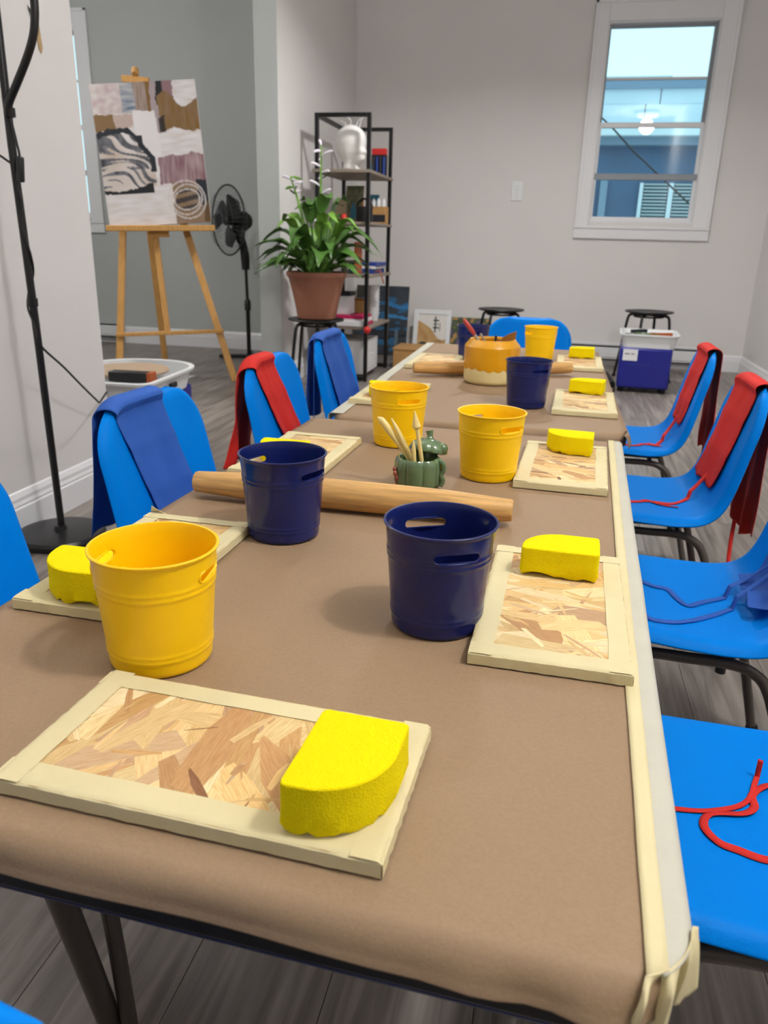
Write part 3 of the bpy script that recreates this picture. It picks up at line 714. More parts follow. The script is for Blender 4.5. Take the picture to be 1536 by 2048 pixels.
BT = .0105
def taped_board(seed, w, l):
    """returns meshes: core, face, four tape strips (each wraps over its edge)"""
    core = MB().span(-w/2, w/2, -l/2, l/2, 0, BT).mesh('core', M['osb_core'], smooth=False)
    face = osb_face(w-.012, l-.012, seed)
    tapes = []; rnd = random.Random(seed+50)
    for i, (ex, ln) in enumerate(((w/2, l), (l/2, w), (w/2, l), (l/2, w))):
        inn = rnd.uniform(.0165, .021); hi = .0008+.0003*(i % 2)
        path = [(ex-inn, BT+hi), (ex-inn*.6, BT+hi), (ex-.004, BT+hi), (ex-.0012, BT+hi-.0002), (ex+.0002+hi, BT-.0008), (ex+.0005+hi, BT*.5), (ex+.0006+hi, .0008)]
        rot = Matrix.Rotation(PI/2*i, 4, 'Z'); n = len(path)-1
        def fn(u, v):
            k = min(int(v*n+1e-6), n-1); t = v*n-k; a = lerp(path[k][0], path[k+1][0], t); z = lerp(path[k][1], path[k+1][1], t)
            y = lerp(-ln/2-.0008, ln/2+.0008, u)
            wob = nz(u*7+seed, i*3., v*2); a += .0012*wob*(1-v)*(1 if v < .2 else .25); z += .0005*max(0, nz(u*16+seed, v*5, i))
            if v > .6: a += .0008*nz(u*20+seed, v*6, i)
            return rot @ Vector((a, y, z))
        tapes.append(MB().grid(fn, 40, n).mesh('masking_tape', M['tape']))
    return core, face, tapes
BOARDV = [taped_board(11, .132, .252), taped_board(23, .132, .252), taped_board(37, .132, .252)]
FACE_A = None
def board(v, x, y, ang, label, curl=False):
    t = thing('taped_board', label, 'board', (x, y, TZ+.0022), rad(ang), 'taped wood strand boards on the tables')
    core, face, tapes = BOARDV[v]
    inst('board_core', core, t)
    s = inst('strand_face', face, t, (0, 0, BT+.0001)); s['kind'] = 'stuff'
    for tp in tapes: inst('masking_tape', tp, t)
    return t
bA = board(0, -.189, .401, 87.6, 'wood strand board lying crosswise at the near end of the table')
board(1, .024, .699, -1.2, 'wood strand board by the near navy bucket, edged in cream tape')
board(2, .034, 1.215, -2.5, 'wood strand board beside the right yellow bucket on the near table')
board(1, .080, 1.765, -1.5, 'wood strand board on the right of the far table, nearer one')
board(0, .082, 2.405, -1.0, 'wood strand board on the right of the far table, farther one')
bL = board(2, -.402, .690, -1.0, 'wood strand board lying behind the nearest yellow bucket')
board(0, -.383, 1.150, -2.0, 'wood strand board behind the left navy bucket')
board(2, -.352, 1.735, -2.0, 'wood strand board on the far table behind the yellow bucket')
board(1, -.335, 2.275, -1.0, 'wood strand board on the far table behind the rolling pin')
# tape curl standing up at a corner of the left board
MB().grid(lambda u, v: (-.062+.02*u-.004*v, .122+.004*v+.003*math.sin(u*3), BT+.001+.010*(1-u)**2*(1-v)), 8, 4).build('tape_curl', M['tape'], bL, solid=.0004)
for sx, sy, q in ((1, -1, 0), (1, 1, 1), (-1, 1, 2)):
    MB().grid(lambda u, v: (sx*(.0655+.0028*u*math.sin(v*4+q)), sy*(.1255+.002*u), .001+(BT-.001)*v+.0006*u), 4, 6).build('tape_fold', M['tape'], bA, solid=.0006)

# ------------------------------------------------------------------ sponges
def sponge_mesh(w, l, h, seed, bite):
    """block with one big rounded corner at +x,-y; torn lower rim"""
    R_ = min(w, l)*.8; r = .004; pts = []
    def arc(cx_, cy_, rr_, a0, a1, n): return [(cx_+rr_*math.cos(rad(lerp(a0, a1, i/n))), cy_+rr_*math.sin(rad(lerp(a0, a1, i/n)))) for i in range(n+1)]
    pts += arc(w/2-r, l/2-r, r, 0, 90, 3)+[(w/2-r-(w-2*r)*k/7, l/2) for k in range(1, 7)]+arc(-w/2+r, l/2-r, r, 90, 180, 3)+[(-w/2, l/2-r-(l-2*r)*k/9) for k in range(1, 9)]+arc(-w/2+r, -l/2+r, r, 180, 270, 3)
    pts += [(lerp(-w/2+r, w/2-R_, k/4), -l/2) for k in range(1, 4)]+arc(w/2-R_, -l/2+R_, R_, 270, 360, 14)+[(w/2, lerp(-l/2+R_, l/2-r, k/4)) for k in range(1, 4)]
    n = len(pts); lv = [(0, -.0016), (.12, .0008), (.5, 0), (.9, 0), (.975, -.0001), (1, -.0010)]; vs = []; fs = []
    cxm = sum(p[0] for p in pts)/n; cym = sum(p[1] for p in pts)/n
    for li, (k, ins) in enumerate(lv):
        for i, (a, b_) in enumerate(pts):
            d = Vector((a-cxm, b_-cym)).normalized(); z = k*h
            if li == 0: z += max(0, nz(i*.55+seed, 2)*.006*bite) + max(0, nz(i*.17+seed, 8))*.008*bite
            if li == 1: z += .002
            j = .0007*nz(i*1.3+seed, li*2.)
            vs.append((a+d.x*(ins+j), b_+d.y*(ins+j), z))
    for li in range(len(lv)-1): fs += [(li*n+i, li*n+(i+1) % n, (li+1)*n+(i+1) % n, (li+1)*n+i) for i in range(n)]
    # top: inner ring and centre, gently pillowed
    o = len(vs); vs += [(lerp(cxm, a, .55), lerp(cym, b_, .55), h+.0006) for a, b_ in pts]; L0 = (len(lv)-1)*n
    fs += [(L0+i, L0+(i+1) % n, o+(i+1) % n, o+i) for i in range(n)]; vs.append((cxm, cym, h+.0008)); cc = len(vs)-1
    fs += [(o+i, o+(i+1) % n, cc) for i in range(n)]
    vs.append((cxm, cym, .003)); cb = len(vs)-1; fs += [((i+1) % n, i, cb) for i in range(n)]
    return MB().add(vs, fs).mesh('sponge', M['sponge'], angle=28)
SPM = [sponge_mesh(.058, .078, .034, 1., 1.), sponge_mesh(.052, .078, .030, 5., 1.), sponge_mesh(.054, .076, .030, 9., .8)]
BZ = TZ+.0022+BT+.0012
def sponge(v, x, y, ang, label, flip=1):
    o = bpy.data.objects.new('sponge', SPM[v]); C.objects.link(o); o.location = (x, y, BZ); o.rotation_euler = (0, 0, rad(ang)); o.scale = (1, flip, 1)
    tag(o, label, 'sponge', 'yellow foam sponges on the boards'); return o
sponge(0, -.0965, .3745, -3, 'yellow sponge on the crosswise board nearest the viewer')
sponge(1, .028, .772, 88, 'yellow sponge on the board by the near navy bucket', -1)
sponge(2, .042, 1.288, -95, 'yellow sponge on the board by the right yellow bucket')
sponge(1, .088, 1.868, 80, 'yellow sponge on the right of the far table, nearer one', -1)
sponge(2, .089, 2.498, 88, 'yellow sponge on the right of the far table, farther one', -1)
sponge(0, -.412, .592, -88, 'yellow sponge half hidden behind the nearest yellow bucket')
sponge(2, -.388, 1.080, -90, 'yellow sponge peeping over the left navy bucket')
sponge(1, -.353, 1.655, -92, 'yellow sponge on the left of the far table, mostly behind a yellow bucket')

# ------------------------------------------------------------------ rolling pins
def rolling_pin(p0, p1, label):
    a, b_ = Vector(p0), Vector(p1); L = (b_-a).length; t = thing('rolling_pin', label, 'rolling pin', tuple((a+b_)/2), math.atan2(b_.y-a.y, b_.x-a.x), 'tapered wooden rolling pins')
    prof = [(-.5, .0), (-.5, .0130), (-.494, .0142), (-.30, .0190), (-.15, .0198), (0, .02), (.15, .0198), (.30, .0190), (.494, .0142), (.5, .0130), (.5, .0)]
    vs = []; n = 28
    for k, r in prof: vs += [(k*L, r*math.cos(2*PI*i/n), .02+r*math.sin(2*PI*i/n)) for i in range(n)]
    fs = [(j*n+i, j*n+(i+1) % n, (j+1)*n+(i+1) % n, (j+1)*n+i) for j in range(len(prof)-1) for i in range(n)]
    MB().add(vs, fs).build('pin_body', M['wood_pin'], t, angle=50)
    return t
rolling_pin((-.456, .925, PAPZ), (-.030, .925, PAPZ), 'long tapered wooden rolling pin behind the navy buckets')
rolling_pin((-.358, 2.035, PAPZ), (.055, 2.195, PAPZ), 'tapered wooden rolling pin behind the honey coloured jar on the far table')

# ------------------------------------------------------------------ green pumpkin jar and its tools
JX, JY = -.174, 1.058
t = thing('pumpkin_jar', 'green glazed pumpkin shaped ceramic jar holding cream tools', 'jar', (JX, JY, PAPZ))
def pump(r0, amp, z, a): return r0+amp*abs(math.cos(a*4))**.7
prof = [(.0, 0), (.026, 0), (.031, .002), (.033, .008), (.0335, .022), (.033, .036), (.031, .042), (.029, .044), (.0265, .043), (.027, .03), (.026, .008), (0, .006)]
mb = MB(); n = 96; vs = []
for i, (r, z) in enumerate(prof):
    out = i in range(1, 8)
    for k in range(n):
        a = 2*PI*k/n; q = r + ((abs(math.cos(a*4))**.6-.6)*.0034 if out and r > .02 else 0); vs.append((q*math.cos(a), q*math.sin(a), z))
mb.add(vs, [(j*n+k, j*n+(k+1) % n, (j+1)*n+(k+1) % n, (j+1)*n+k) for j in range(len(prof)-1) for k in range(n)])
mb.build('jar_body', M['green'], t, angle=60)
# the jar's side leaf and painted flower
MB().tube(curve([(.030, -.004, .041), (.037, -.006, .038), (.0385, -.006, .029), (.035, -.006, .021), (.038, -.006, .013), (.035, -.006, .004)], 5), .0036, 8).build('vine_handle', M['green'], t)
for k in range(5):
    a = 2*PI*k/5+.4; MB().ball((-.0275-.002*math.sin(a), -.0215+.0045*math.cos(a), .022+.006*math.sin(a)), .0042, 10, 6, (.8, .7, 1)).build('flower_petal', M['glaze_brown'], t)
MB().tube(curve([(-.0255, -.0235, .016), (-.0265, -.0225, .009), (-.024, -.0245, .003)], 5), .0012, 6).build('flower_stem', M['glaze_brown'], t)
ld = thing('jar_lid', 'green ribbed jar lid with a stem, pushed back on the pumpkin jar', 'lid', (JX+.010, JY+.020, PAPZ+.045))
prof = [(.0, .0), (.022, .0), (.027, .002), (.0275, .005), (.024, .013), (.016, .019), (.008, .021), (.0, .021)]; vs = []
for i, (r, z) in enumerate(prof):
    for k in range(n):
        a = 2*PI*k/n; q = r*(1+(.10*(abs(math.cos(a*3.5))**.6-.5) if 1 < i < 7 else 0)); vs.append((q*math.cos(a), q*math.sin(a), z))
MB().add(vs, [(j*n+k, j*n+(k+1) % n, (j+1)*n+(k+1) % n, (j+1)*n+k) for j in range(len(prof)-1) for k in range(n)]).build('lid_dome', M['green'], ld, angle=60)
MB().tube(curve([(0, 0, .019), (-.001, 0, .026), (-.003, 0, .032)], 4), [.0075, .006, .005, .0045, .0045, .005, .005, .0055, .0058], 10).build('stem', M['green'], ld)
MB().ball((.021, -.008, .010), .0085, 14, 9).build('leaf_knob', M['green'], ld)
ld.rotation_euler = (rad(-14), rad(6), 0)
def tool(pts, r, label):
    o = MB().tube(curve([(a, b_, c) for a, b_, c in pts], 6), r, 10).build('modelling_tool', M['tool']); tag(o, label, 'modelling tool', 'cream tools standing in the pumpkin jar'); return o
def rads(pairs, n):
    out = []
    for i in range(n):
        k = i/(n-1)*(len(pairs)-1); j = min(int(k), len(pairs)-2); out.append(lerp(pairs[j], pairs[j+1], k-j))
    return out
z0 = PAPZ
tool([(JX+.004, JY-.005, z0+.010), (JX-.016, JY-.006, z0+.045), (JX-.036, JY-.006, z0+.072), (JX-.052, JY-.006, z0+.092), (JX-.060, JY-.006, z0+.098)], rads([.0030, .0032, .0040, .0055, .0050, .0012], 25), 'cream tool with a pointed bird head end leaning far left')
tool([(JX+.008, JY-.010, z0+.010), (JX-.012, JY-.010, z0+.050), (JX-.028, JY-.008, z0+.078), (JX-.040, JY-.006, z0+.098)], rads([.0028, .0030, .0036, .0034, .0010], 19), 'cream blade ended tool just right of the bird head tool')
tool([(JX+.000, JY-.016, z0+.010), (JX-.003, JY-.018, z0+.045), (JX-.005, JY-.018, z0+.072)], rads([.0028, .0030, .0034, .0012], 13), 'short cream tool standing upright between the others')
tr_ = thing('modelling_tool', 'cream tool with an arrow shaped tip pointing up', 'modelling tool', (0, 0, 0), 0, 'cream tools standing in the pumpkin jar')
MB().tube(curve([(JX+.012, JY-.012, z0+.010), (JX+.006, JY-.014, z0+.050), (JX-.001, JY-.014, z0+.088)], 6), .0030, 10).build('shaft', M['tool'], tr_)
MB().tube([(JX-.0009, JY-.014, z0+.086), (JX-.0018, JY-.014, z0+.090), (JX-.0022, JY-.014, z0+.092), (JX-.0055, JY-.014, z0+.112)], [.003, .0062, .0060, .0008], 10).build('arrow_tip', M['tool'], tr_)

# ------------------------------------------------------------------ honey coloured jar with brushes
HX, HYY = -.150, 2.003
t = thing('honey_jar', 'amber and cream ceramic jar with a scalloped glaze line', 'jar', (HX, HYY, PAPZ))
n = 96
MB().lathe([(0, 0), (.061, 0), (.067, .004), (.069, .010), (.069, .050), (.0, .050)], n).build('jar_base', M['pot_cream'], t)
prof = [(.0695, .040), (.0702, .042), (.0705, .06), (.0705, .0915), (.0690, .0945), (.0600, .1050), (.0575, .109), (.0535, .109), (.052, .104), (.060, .090), (.061, .052), (0, .051)]; vs = []
for i, (r, z) in enumerate(prof):
    for k in range(n):
        a = 2*PI*k/n; zz = z - (.0055*abs(math.sin(a*9))+.002*math.sin(a*4+1) if i == 0 else (.0045*abs(math.sin(a*9))+.0016*math.sin(a*4+1) if i == 1 else 0)); vs.append((r*math.cos(a), r*math.sin(a), zz))
MB().add(vs, [(j*n+k, j*n+(k+1) % n, (j+1)*n+(k+1) % n, (j+1)*n+k) for j in range(len(prof)-1) for k in range(n)]).build('amber_glaze', M['pot_yellow'], t, angle=24)
t = thing('paint_brush', 'brush with a red handle and steel ferrule leaning left in the honey coloured jar', 'brush')
MB().tube([(HX+.005, HYY-.02, PAPZ+.055), (HX-.046, HYY-.030, PAPZ+.122)], .0036, 10).build('ferrule', M['silver'], t)
MB().tube([(HX-.044, HYY-.0300, PAPZ+.120), (HX-.052, HYY-.0305, PAPZ+.130), (HX-.068, HYY-.032, PAPZ+.150), (HX-.074, HYY-.0325, PAPZ+.156)], [.004, .0058, .0055, .003], 10).build('handle', M['red_handle'], t)
tag(MB().tube([(HX+.012, HYY-.015, PAPZ+.056), (HX-.030, HYY-.032, PAPZ+.124)], .0028, 8).build('metal_rod', M['silver']), 'thin steel tool leaning beside the red handled brush', 'tool')
t = thing('wooden_spatula', 'brown wooden tool with a slanted blade in the honey coloured jar', 'spatula')
MB().tube([(HX-.01, HYY, PAPZ+.056), (HX+.022, HYY-.004, PAPZ+.108)], .005, 8).build('handle', M['brown_wood'], t)
MB().add([(HX+a, HYY-.004+b_, PAPZ+c) for b_ in (-.003, .003) for a, c in ((.016, .104), (.030, .101), (.056, .112), (.058, .131), (.040, .124), (.024, .114))], [(0, 1, 2, 3, 4, 5), (11, 10, 9, 8, 7, 6)]+[(i, (i+1) % 6, 6+(i+1) % 6, 6+i) for i in range(6)]).build('blade', M['brown_wood'], t, smooth=False)
tag(MB().tube([(HX+.004, HYY+.01, PAPZ+.056), (HX+.006, HYY+.012, PAPZ+.116)], .0032, 8).build('dark_brush', M['dark']), 'short dark brush handle standing in the honey coloured jar', 'brush')

# ------------------------------------------------------------------ floor lamp by the left wall
LX, LY = -1.412, 1.94
t = thing('floor_lamp', 'black floor lamp with a round base and side arm against the left wall', 'lamp', (LX, LY, 0))
MB().lathe([(0, 0), (.122, 0), (.128, .004), (.130, .018), (.124, .027), (.10, .030), (.02, .032), (.016, .045), (0, .045)], 56).build('base', M['black'], t)
MB().tube([(.004, 0, .03), (0, 0, .6), (-.008, 0, 1.1), (-.006, 0, 1.36), (-.004, 0, 1.62)], .0105, 14).build('pole', M['black'], t)
for z in (.70, 1.17): MB().lathe([(.0105, z-.012), (.014, z-.010), (.014, z+.010), (.0105, z+.012)], 16, (-.002, 0, 0)).build('collar', M['black'], t)
MB().tube(curve([(.000, -.012, 1.16), (.010, -.014, 1.19), (.040, -.014, 1.235), (.080, -.014, 1.297), (.104, -.014, 1.351), (.112, -.014, 1.42), (.105, -.02, 1.50)], 6), .0098, 12).build('side_arm', M['black'], t)
s = MB().lathe([(.018, .0), (.022, -.01), (.06, -.10), (.058, -.10), (.018, -.012), (0, -.008)], 32, (.105, -.03, 1.54)).build('arm_shade', M['black'], t)
s = MB().lathe([(.016, 0), (.03, .02), (.14, .10), (.137, .102), (.028, .026), (0, .02)], 40, (-.004, 0, 1.615)).build('bowl_shade', M['black'], t)
bu = bpy.data.lights.new('torchiere_bulb_light', 'POINT'); bu.energy = 116; bu.color = LIGHTCOL; bu.shadow_soft_size = .035
bo = bpy.data.objects.new('torchiere_bulb_light', bu); C.objects.link(bo); bo.location = (LX-.004, LY, 1.672)
MB().ball((-.004, 0, 1.655), .020, 16, 10, (1, 1, 1.2)).build('bulb', M['diffuser'], t)
cord = [(.006, -.010, 1.155), (.016, -.012, 1.10), (.020, -.013, 1.06)]
cord += [(.013*math.cos(a)-.003, .013*math.sin(a), 1.0-.045*i) for i, a in enumerate([-1.2, -.6, -1.3, -.8, 0, 1.2, 2.6, 3.9, 5.2])]
cord += [(.010, -.006, .585), (-.012, .12, .505), (-.037, .24, .427), (-.062, .35, .360), (-.082, .40, .340), (-.108, .455, .338), (-.126, .52, .352)]
cb = MB().tube(curve(cord, 6), .0032, 8).build('power_cord', M['black_plastic'], t)
MB().box((.019, -.013, 1.035), (.016, .016, .062), Matrix.Rotation(.10, 3, 'Y')).build('cord_switch', M['black_plastic'], cb, bevel=.004)
MB().tube(curve([(-.008, -.012, 1.05), (-.04, -.03, 1.075), (-.09, -.05, 1.10), (-.13, -.05, 1.11)], 5), .003, 6).build('cord_tie', M['black_plastic'], t)

# ------------------------------------------------------------------ easel and big canvas
EX, EY = -2.36, 4.57
tilt = Matrix.Rotation(rad(-3.6), 4, 'Y')
t = thing('easel', 'light wooden tripod easel in the back room', 'easel', (EX, EY, 0), rad(18))
def beam(name, p0, p1, wx, wy, par=t, mat='easel'):
    a, b_ = Vector(p0), Vector(p1); d = (b_-a); L = d.length; q = d.to_track_quat('Z', 'X').to_matrix()
    # keep the wide face towards the viewer
    zx = d.normalized(); xx = (Vector((1, 0, 0))-zx*zx.x).normalized(); yy = zx.cross(xx); rot = Matrix((xx, yy, zx)).transposed()
    return MB().box((a+b_)/2, (wx, wy, L), rot).build(name, M[mat], par, smooth=False, bevel=.003)
beam('leg', (-.345, -.02, .012), (-.245, .20, 1.36), .042, .022)
beam('leg', (.385, -.03, .012), (-.03, .20, 1.36), .042, .022)
beam('leg', (-.16, .62, .012), (-.165, .235, 1.50), .040, .022)
beam('centre_mast', (-.030, .02, .31), (-.140, .150, 1.775), .034, .026)
beam('cross_bar', (-.345, .013, .288), (.322, .013, .322), .022, .04)
MB().box((0, 0, 0), (.64, .065, .034), Matrix.Rotation(rad(-1.6), 3, 'Y')).build('ledge', M['easel'], t, bevel=.004, loc=(-.028, .02, .928))
MB().box((0, 0, 0), (.12, .03, .05), Matrix.Rotation(rad(-3), 3, 'Y')).build('ledge_block', M['easel'], t, bevel=.003, loc=(-.05, .06, .90))
MB().box((0, 0, 0), (.155, .045, .036), Matrix.Rotation(rad(3), 3, 'Y')).build('canvas_clamp', M['easel'], t, bevel=.004, loc=(-.135, .122, 1.738))
MB().lathe([(0, 0), (.021, 0), (.021, .03), (.017, .045), (0, .05)], 18, (-.140, .150, 1.765)).build('mast_cap', M['easel'], t)
MB().tube([(-.137, .10, 1.765), (-.137, .165, 1.765)], .014, 12).build('clamp_knob', M['brown_wood'], t)
def paint_canvas(name, w, h, th, nu, nv, colfn, par, matname='paint', edge='canvas_edge'):
    vs = []; cols = []
    for j in range(nv+1):
        for i in range(nu+1):
            u, v = i/nu, j/nv; vs.append(((u-.5)*w, -th-.0006, h*(1-v))); cols.append(colfn(u, v))
    fs = [(j*(nu+1)+i, (j+1)*(nu+1)+i, (j+1)*(nu+1)+i+1, j*(nu+1)+i+1) for j in range(nv) for i in range(nu)]
    me = bpy.data.meshes.new('painted_face'); me.from_pydata(vs, [], fs); setcol(me, cols); me.materials.append(M[matname])
    inst('painted_face', me, par)
    MB().span(-w/2, w/2, -th, 0, 0, h).build('stretcher_body', M[edge], par, smooth=False)
cL = {k: lin(v) for k, v in dict(white='dedadb', offw='cfc7c4', pink='b9a5a6', mauve='8a6b70', gold='7a5a2a', taupe='8c7a6c', blue='7c8794', navy='1f242c', black='17191d', grey='76757a', sand='b7a38f').items()}
def mixc(a, b_, t): return tuple(lerp(x, y, t) for x, y in zip(a, b_))
def big_art(u, v):
    n1 = nz(u*6, v*6, 1)*.03; n2 = nz(u*22, v*22, 2)*.012; uu, vv = u+n1+n2, v+nz(u*6, v*6, 5)*.03+nz(u*22, v*20, 7)*.012
    st = nz(u*7, v*45, 3); st2 = nz(u*40, v*8, 4)
    c = mixc(cL['white'], cL['offw'], .5+.8*st)
    def put(x0, x1, y0, y1, k, a=1.):
        nonlocal c
        if x0 <= uu <= x1 and y0 <= vv <= y1: c = mixc(c, k, a)
    put(-.1, .28, -.1, .21, mixc(cL['offw'], cL['pink'], .5+.9*nz(u*16, v*30, 8)))
    put(.28, .40, -.1, .21, mixc(cL['blue'], cL['offw'], .3+st))
    put(.40, .53, -.1, .24, mixc(cL['taupe'], cL['pink'], .2+.5*st2)); put(.53, .57, -.1, .22, cL['gold']); put(.57, .63, -.1, .34, mixc(cL['pink'], cL['grey'], .4))
    put(.62, .69, -.1, .15, cL['black']); put(.69, .80, -.1, .15, cL['mauve'])
    put(.78, 1.1, -.1, .15, mixc(cL['white'], cL['offw'], .5+st))
    put(.63, 1.1, .13+.06*math.sin(u*16), .345, mixc(cL['gold'], cL['taupe'], .18+.4*st2)); put(.62, .67, .24, .37, cL['black'], .9)
    put(-.1, .22, .215, .33, mixc(cL['gold'], cL['taupe'], .2)); put(.2, .40, .215, .30, mixc(cL['pink'], cL['sand'], .5))
    put(.38, .60, .19, .66, cL['white'])
    put(.60, 1.1, .34, .51, mixc(cL['white'], cL['offw'], .5+.9*st))
    put(.56, 1.1, .51, .72, mixc(cL['mauve'], cL['pink'], .18+.7*st2))
    put(.66, 1.1, .70, 1.1, mixc(cL['taupe'], cL['gold'], .35+.6*nz(u*5, v*5, 9)))
    put(.88, 1.1, .69, .90-(1-u)*.6, cL['navy']); put(.95, 1.1, .85, 1.1, mixc(cL['gold'], cL['black'], .5))
    # concentric pale rings over dark strokes
    dx, dy = (u-.79)/.16, (v-.83)/.11; d = math.hypot(dx, dy)
    if d < .75 and math.sin(v*95+u*14) > -.1: c = mixc(c, cL['navy'], .85)
    for rr_ in (.72, .95, 1.18):
        if abs(d-rr_+.06*math.sin(math.atan2(dy, dx)*2+rr_*7)) < .045: c = mixc(c, cL['offw'], .85)
    # dark sweeping brush strokes of the left half
    x_, y_ = u, v
    if u < .53 and .30 < v < .77:
        top = .345-.03*math.sin(u*7)+.13*smooth(.30, .50, u); bot = .76-.05*smooth(.25, .5, u)
        if y_ > top+n1 and y_ < bot+n2 and u < .47+.05*math.sin(v*12):
            w_ = 2.1*nz(u*3.2+v*1.5, (v+.07*math.sin(u*6+1)+.03*math.sin(v*20+u*8))*38, 21)
            base = mixc(cL['sand'], cL['white'], .5+.6*nz(u*5, v*7, 11)); c = base
            dens = .12 if v < .60 else .6
            if w_ > dens: c = mixc(cL['navy'], cL['grey'], .5+.7*nz(u*30, v*12, 6))
            elif w_ > dens-.35: c = cL['grey']
        if .695+.05*math.sin(u*5+.8) < v+n2 < .755+.03*math.sin(u*6) and u < .48: c = cL['black']
        if top-.012 < v+n2 < top+.028 and u < .46: c = cL['navy']
        if u > .38 and .36 < v < .62 and abs(u-(.40+.11*smooth(.40, .55, v)))+n2 < .03: c = cL['navy']
    return c
cv = thing('abstract_canvas', 'large abstract painting in white, gold, mauve and black on the easel', 'painting', (EX-.040, EY+.034, .946))
paint_canvas('art', .605, .785, .022, 140, 170, big_art, cv)
cv.rotation_euler = (rad(-5), rad(-5.0), rad(18))

# ------------------------------------------------------------------ pedestal fan
FX, FY = -2.31, 5.72
t = thing('pedestal_fan', 'black pedestal fan with round wire guard behind the easel', 'fan', (FX, FY, 0))
for a in (20, 110): MB().box((0, 0, .018), (.46, .05, .026), Matrix.Rotation(rad(a), 3, 'Z')).build('base_bar', M['black_plastic'], t, bevel=.008)
MB().tube([(0, 0, .02), (0, 0, .42)], .016, 14).build('lower_pole', M['black'], t); MB().tube([(0, 0, .40), (-.006, 0, .72)], .0115, 14).build('upper_pole', M['black'], t)
MB().lathe([(.016, .36), (.024, .365), (.024, .43), (.012, .45)], 18).build('height_collar', M['black_plastic'], t)
MB().tube(curve([(-.006, 0, .66), (-.008, 0, .75), (-.02, 0, .83), (-.05, .0, .90), (-.07, 0, .96)], 5), rads([.028, .034, .030, .036, .045], 21), 14).build('control_neck', M['black_plastic'], t)
hd = Matrix.Translation((-.10, -.02, 1.005)) @ Matrix.Rotation(rad(-38), 4, 'Z') @ Matrix.Rotation(rad(90), 4, 'X')   # local z = fan axis
def fanmb(mb): return mb.xf(hd)
fanmb(MB().lathe([(0, -.16), (.045, -.155), (.068, -.12), (.07, -.05), (.055, -.02), (.03, -.01), (0, -.01)], 24)).build('motor', M['black_plastic'], t)
fanmb(MB().lathe([(0, .0), (.036, 0), (.036, .05), (.02, .062), (0, .064)], 20)).build('hub', M['black_plastic'], t)
for k in range(3):
    a0 = 2*PI*k/3+.5
    def bl(u, v):
        r = lerp(.03, .195, u); w_ = .10*(.35+1.1*u-.45*u*u)*(1 if u < .85 else math.sqrt(max(.02, 1-((u-.85)/.15)**2))); a = a0+(v-.5)*w_/(r+.04)*3.0+.3*u
        return (r*math.cos(a), r*math.sin(a), .028+.028*(v-.5))
    fanmb(MB().grid(bl, 14, 8)).build('blade', M['black_plastic'], t, solid=.003)
gd = MB()
for sgn, zc in ((1, .075), (-1, -.02)):
    for r in (.06, .12, .18): gd.tube([(r*math.cos(2*PI*k/40), r*math.sin(2*PI*k/40), zc+sgn*.028*(1-(r/.24)**2)) for k in range(40)], .0011, 4, closed=True)
    for k in range(44):
        a = 2*PI*k/44; gd.tube([(r*math.cos(a+.4*r), r*math.sin(a+.4*r), lerp(.025, zc+sgn*.028*(1-(r/.24)**2), 1 if r < .235 else .1)) for r in (.045, .12, .19, .24)], .0011, 4, cap=False)
fanmb(gd).build('wire_guard', pm('grey guard wire', '55585c', .5), t)
fanmb(MB().tube([(.243*math.cos(2*PI*k/64), .243*math.sin(2*PI*k/64), .025) for k in range(64)], .006, 8, closed=True)).build('guard_ring', M['black_plastic'], t)

# ------------------------------------------------------------------ stools
def stool(x, y, label, rz=0, h=.455, r=.165):
    t = thing('stool', label, 'stool', (x, y, 0), rad(rz), 'round black stacking stools')
    MB().lathe([(0, h-.008), (r-.02, h-.010), (r-.004, h-.006), (r, h), (r-.003, h+.004), (r-.02, h+.004), (r-.03, h+.001), (0, h+.0)], 48).build('seat', M['black_plastic'], t)
    for k in range(4):
        a = PI/4+PI/2*k; c_, s_ = math.cos(a), math.sin(a)
        lg = MB().tube(curve([(.02*c_, .02*s_, h-.022), (.09*c_, .09*s_, h-.022), (.128*c_, .128*s_, h-.028), (.146*c_, .146*s_, h-.06), (.166*c_, .166*s_, .25), ((.198)*c_, (.198)*s_, .006)], 6), .0098, 10).build('leg', M['black'], t)
        MB().lathe([(.013, 0), (.013, .016), (.0098, .018)], 12, ((.198)*c_, (.198)*s_, 0)).build('foot_cap', M['rubber'], lg)
    MB().tube([(.10*math.cos(2*PI*k/32), .10*math.sin(2*PI*k/32), h-.034) for k in range(32)], .006, 8, closed=True).build('ring_brace', M['black'], t)
    return t
stool(-1.372, 4.45, 'round black stool carrying the potted plant', 8, .446)
stool(-.385, 5.72, 'round black stool behind the bare end chair', 20, .452)
stool(.635, 5.81, 'round black stool behind the blue pottery wheel at the right', 22, .472)

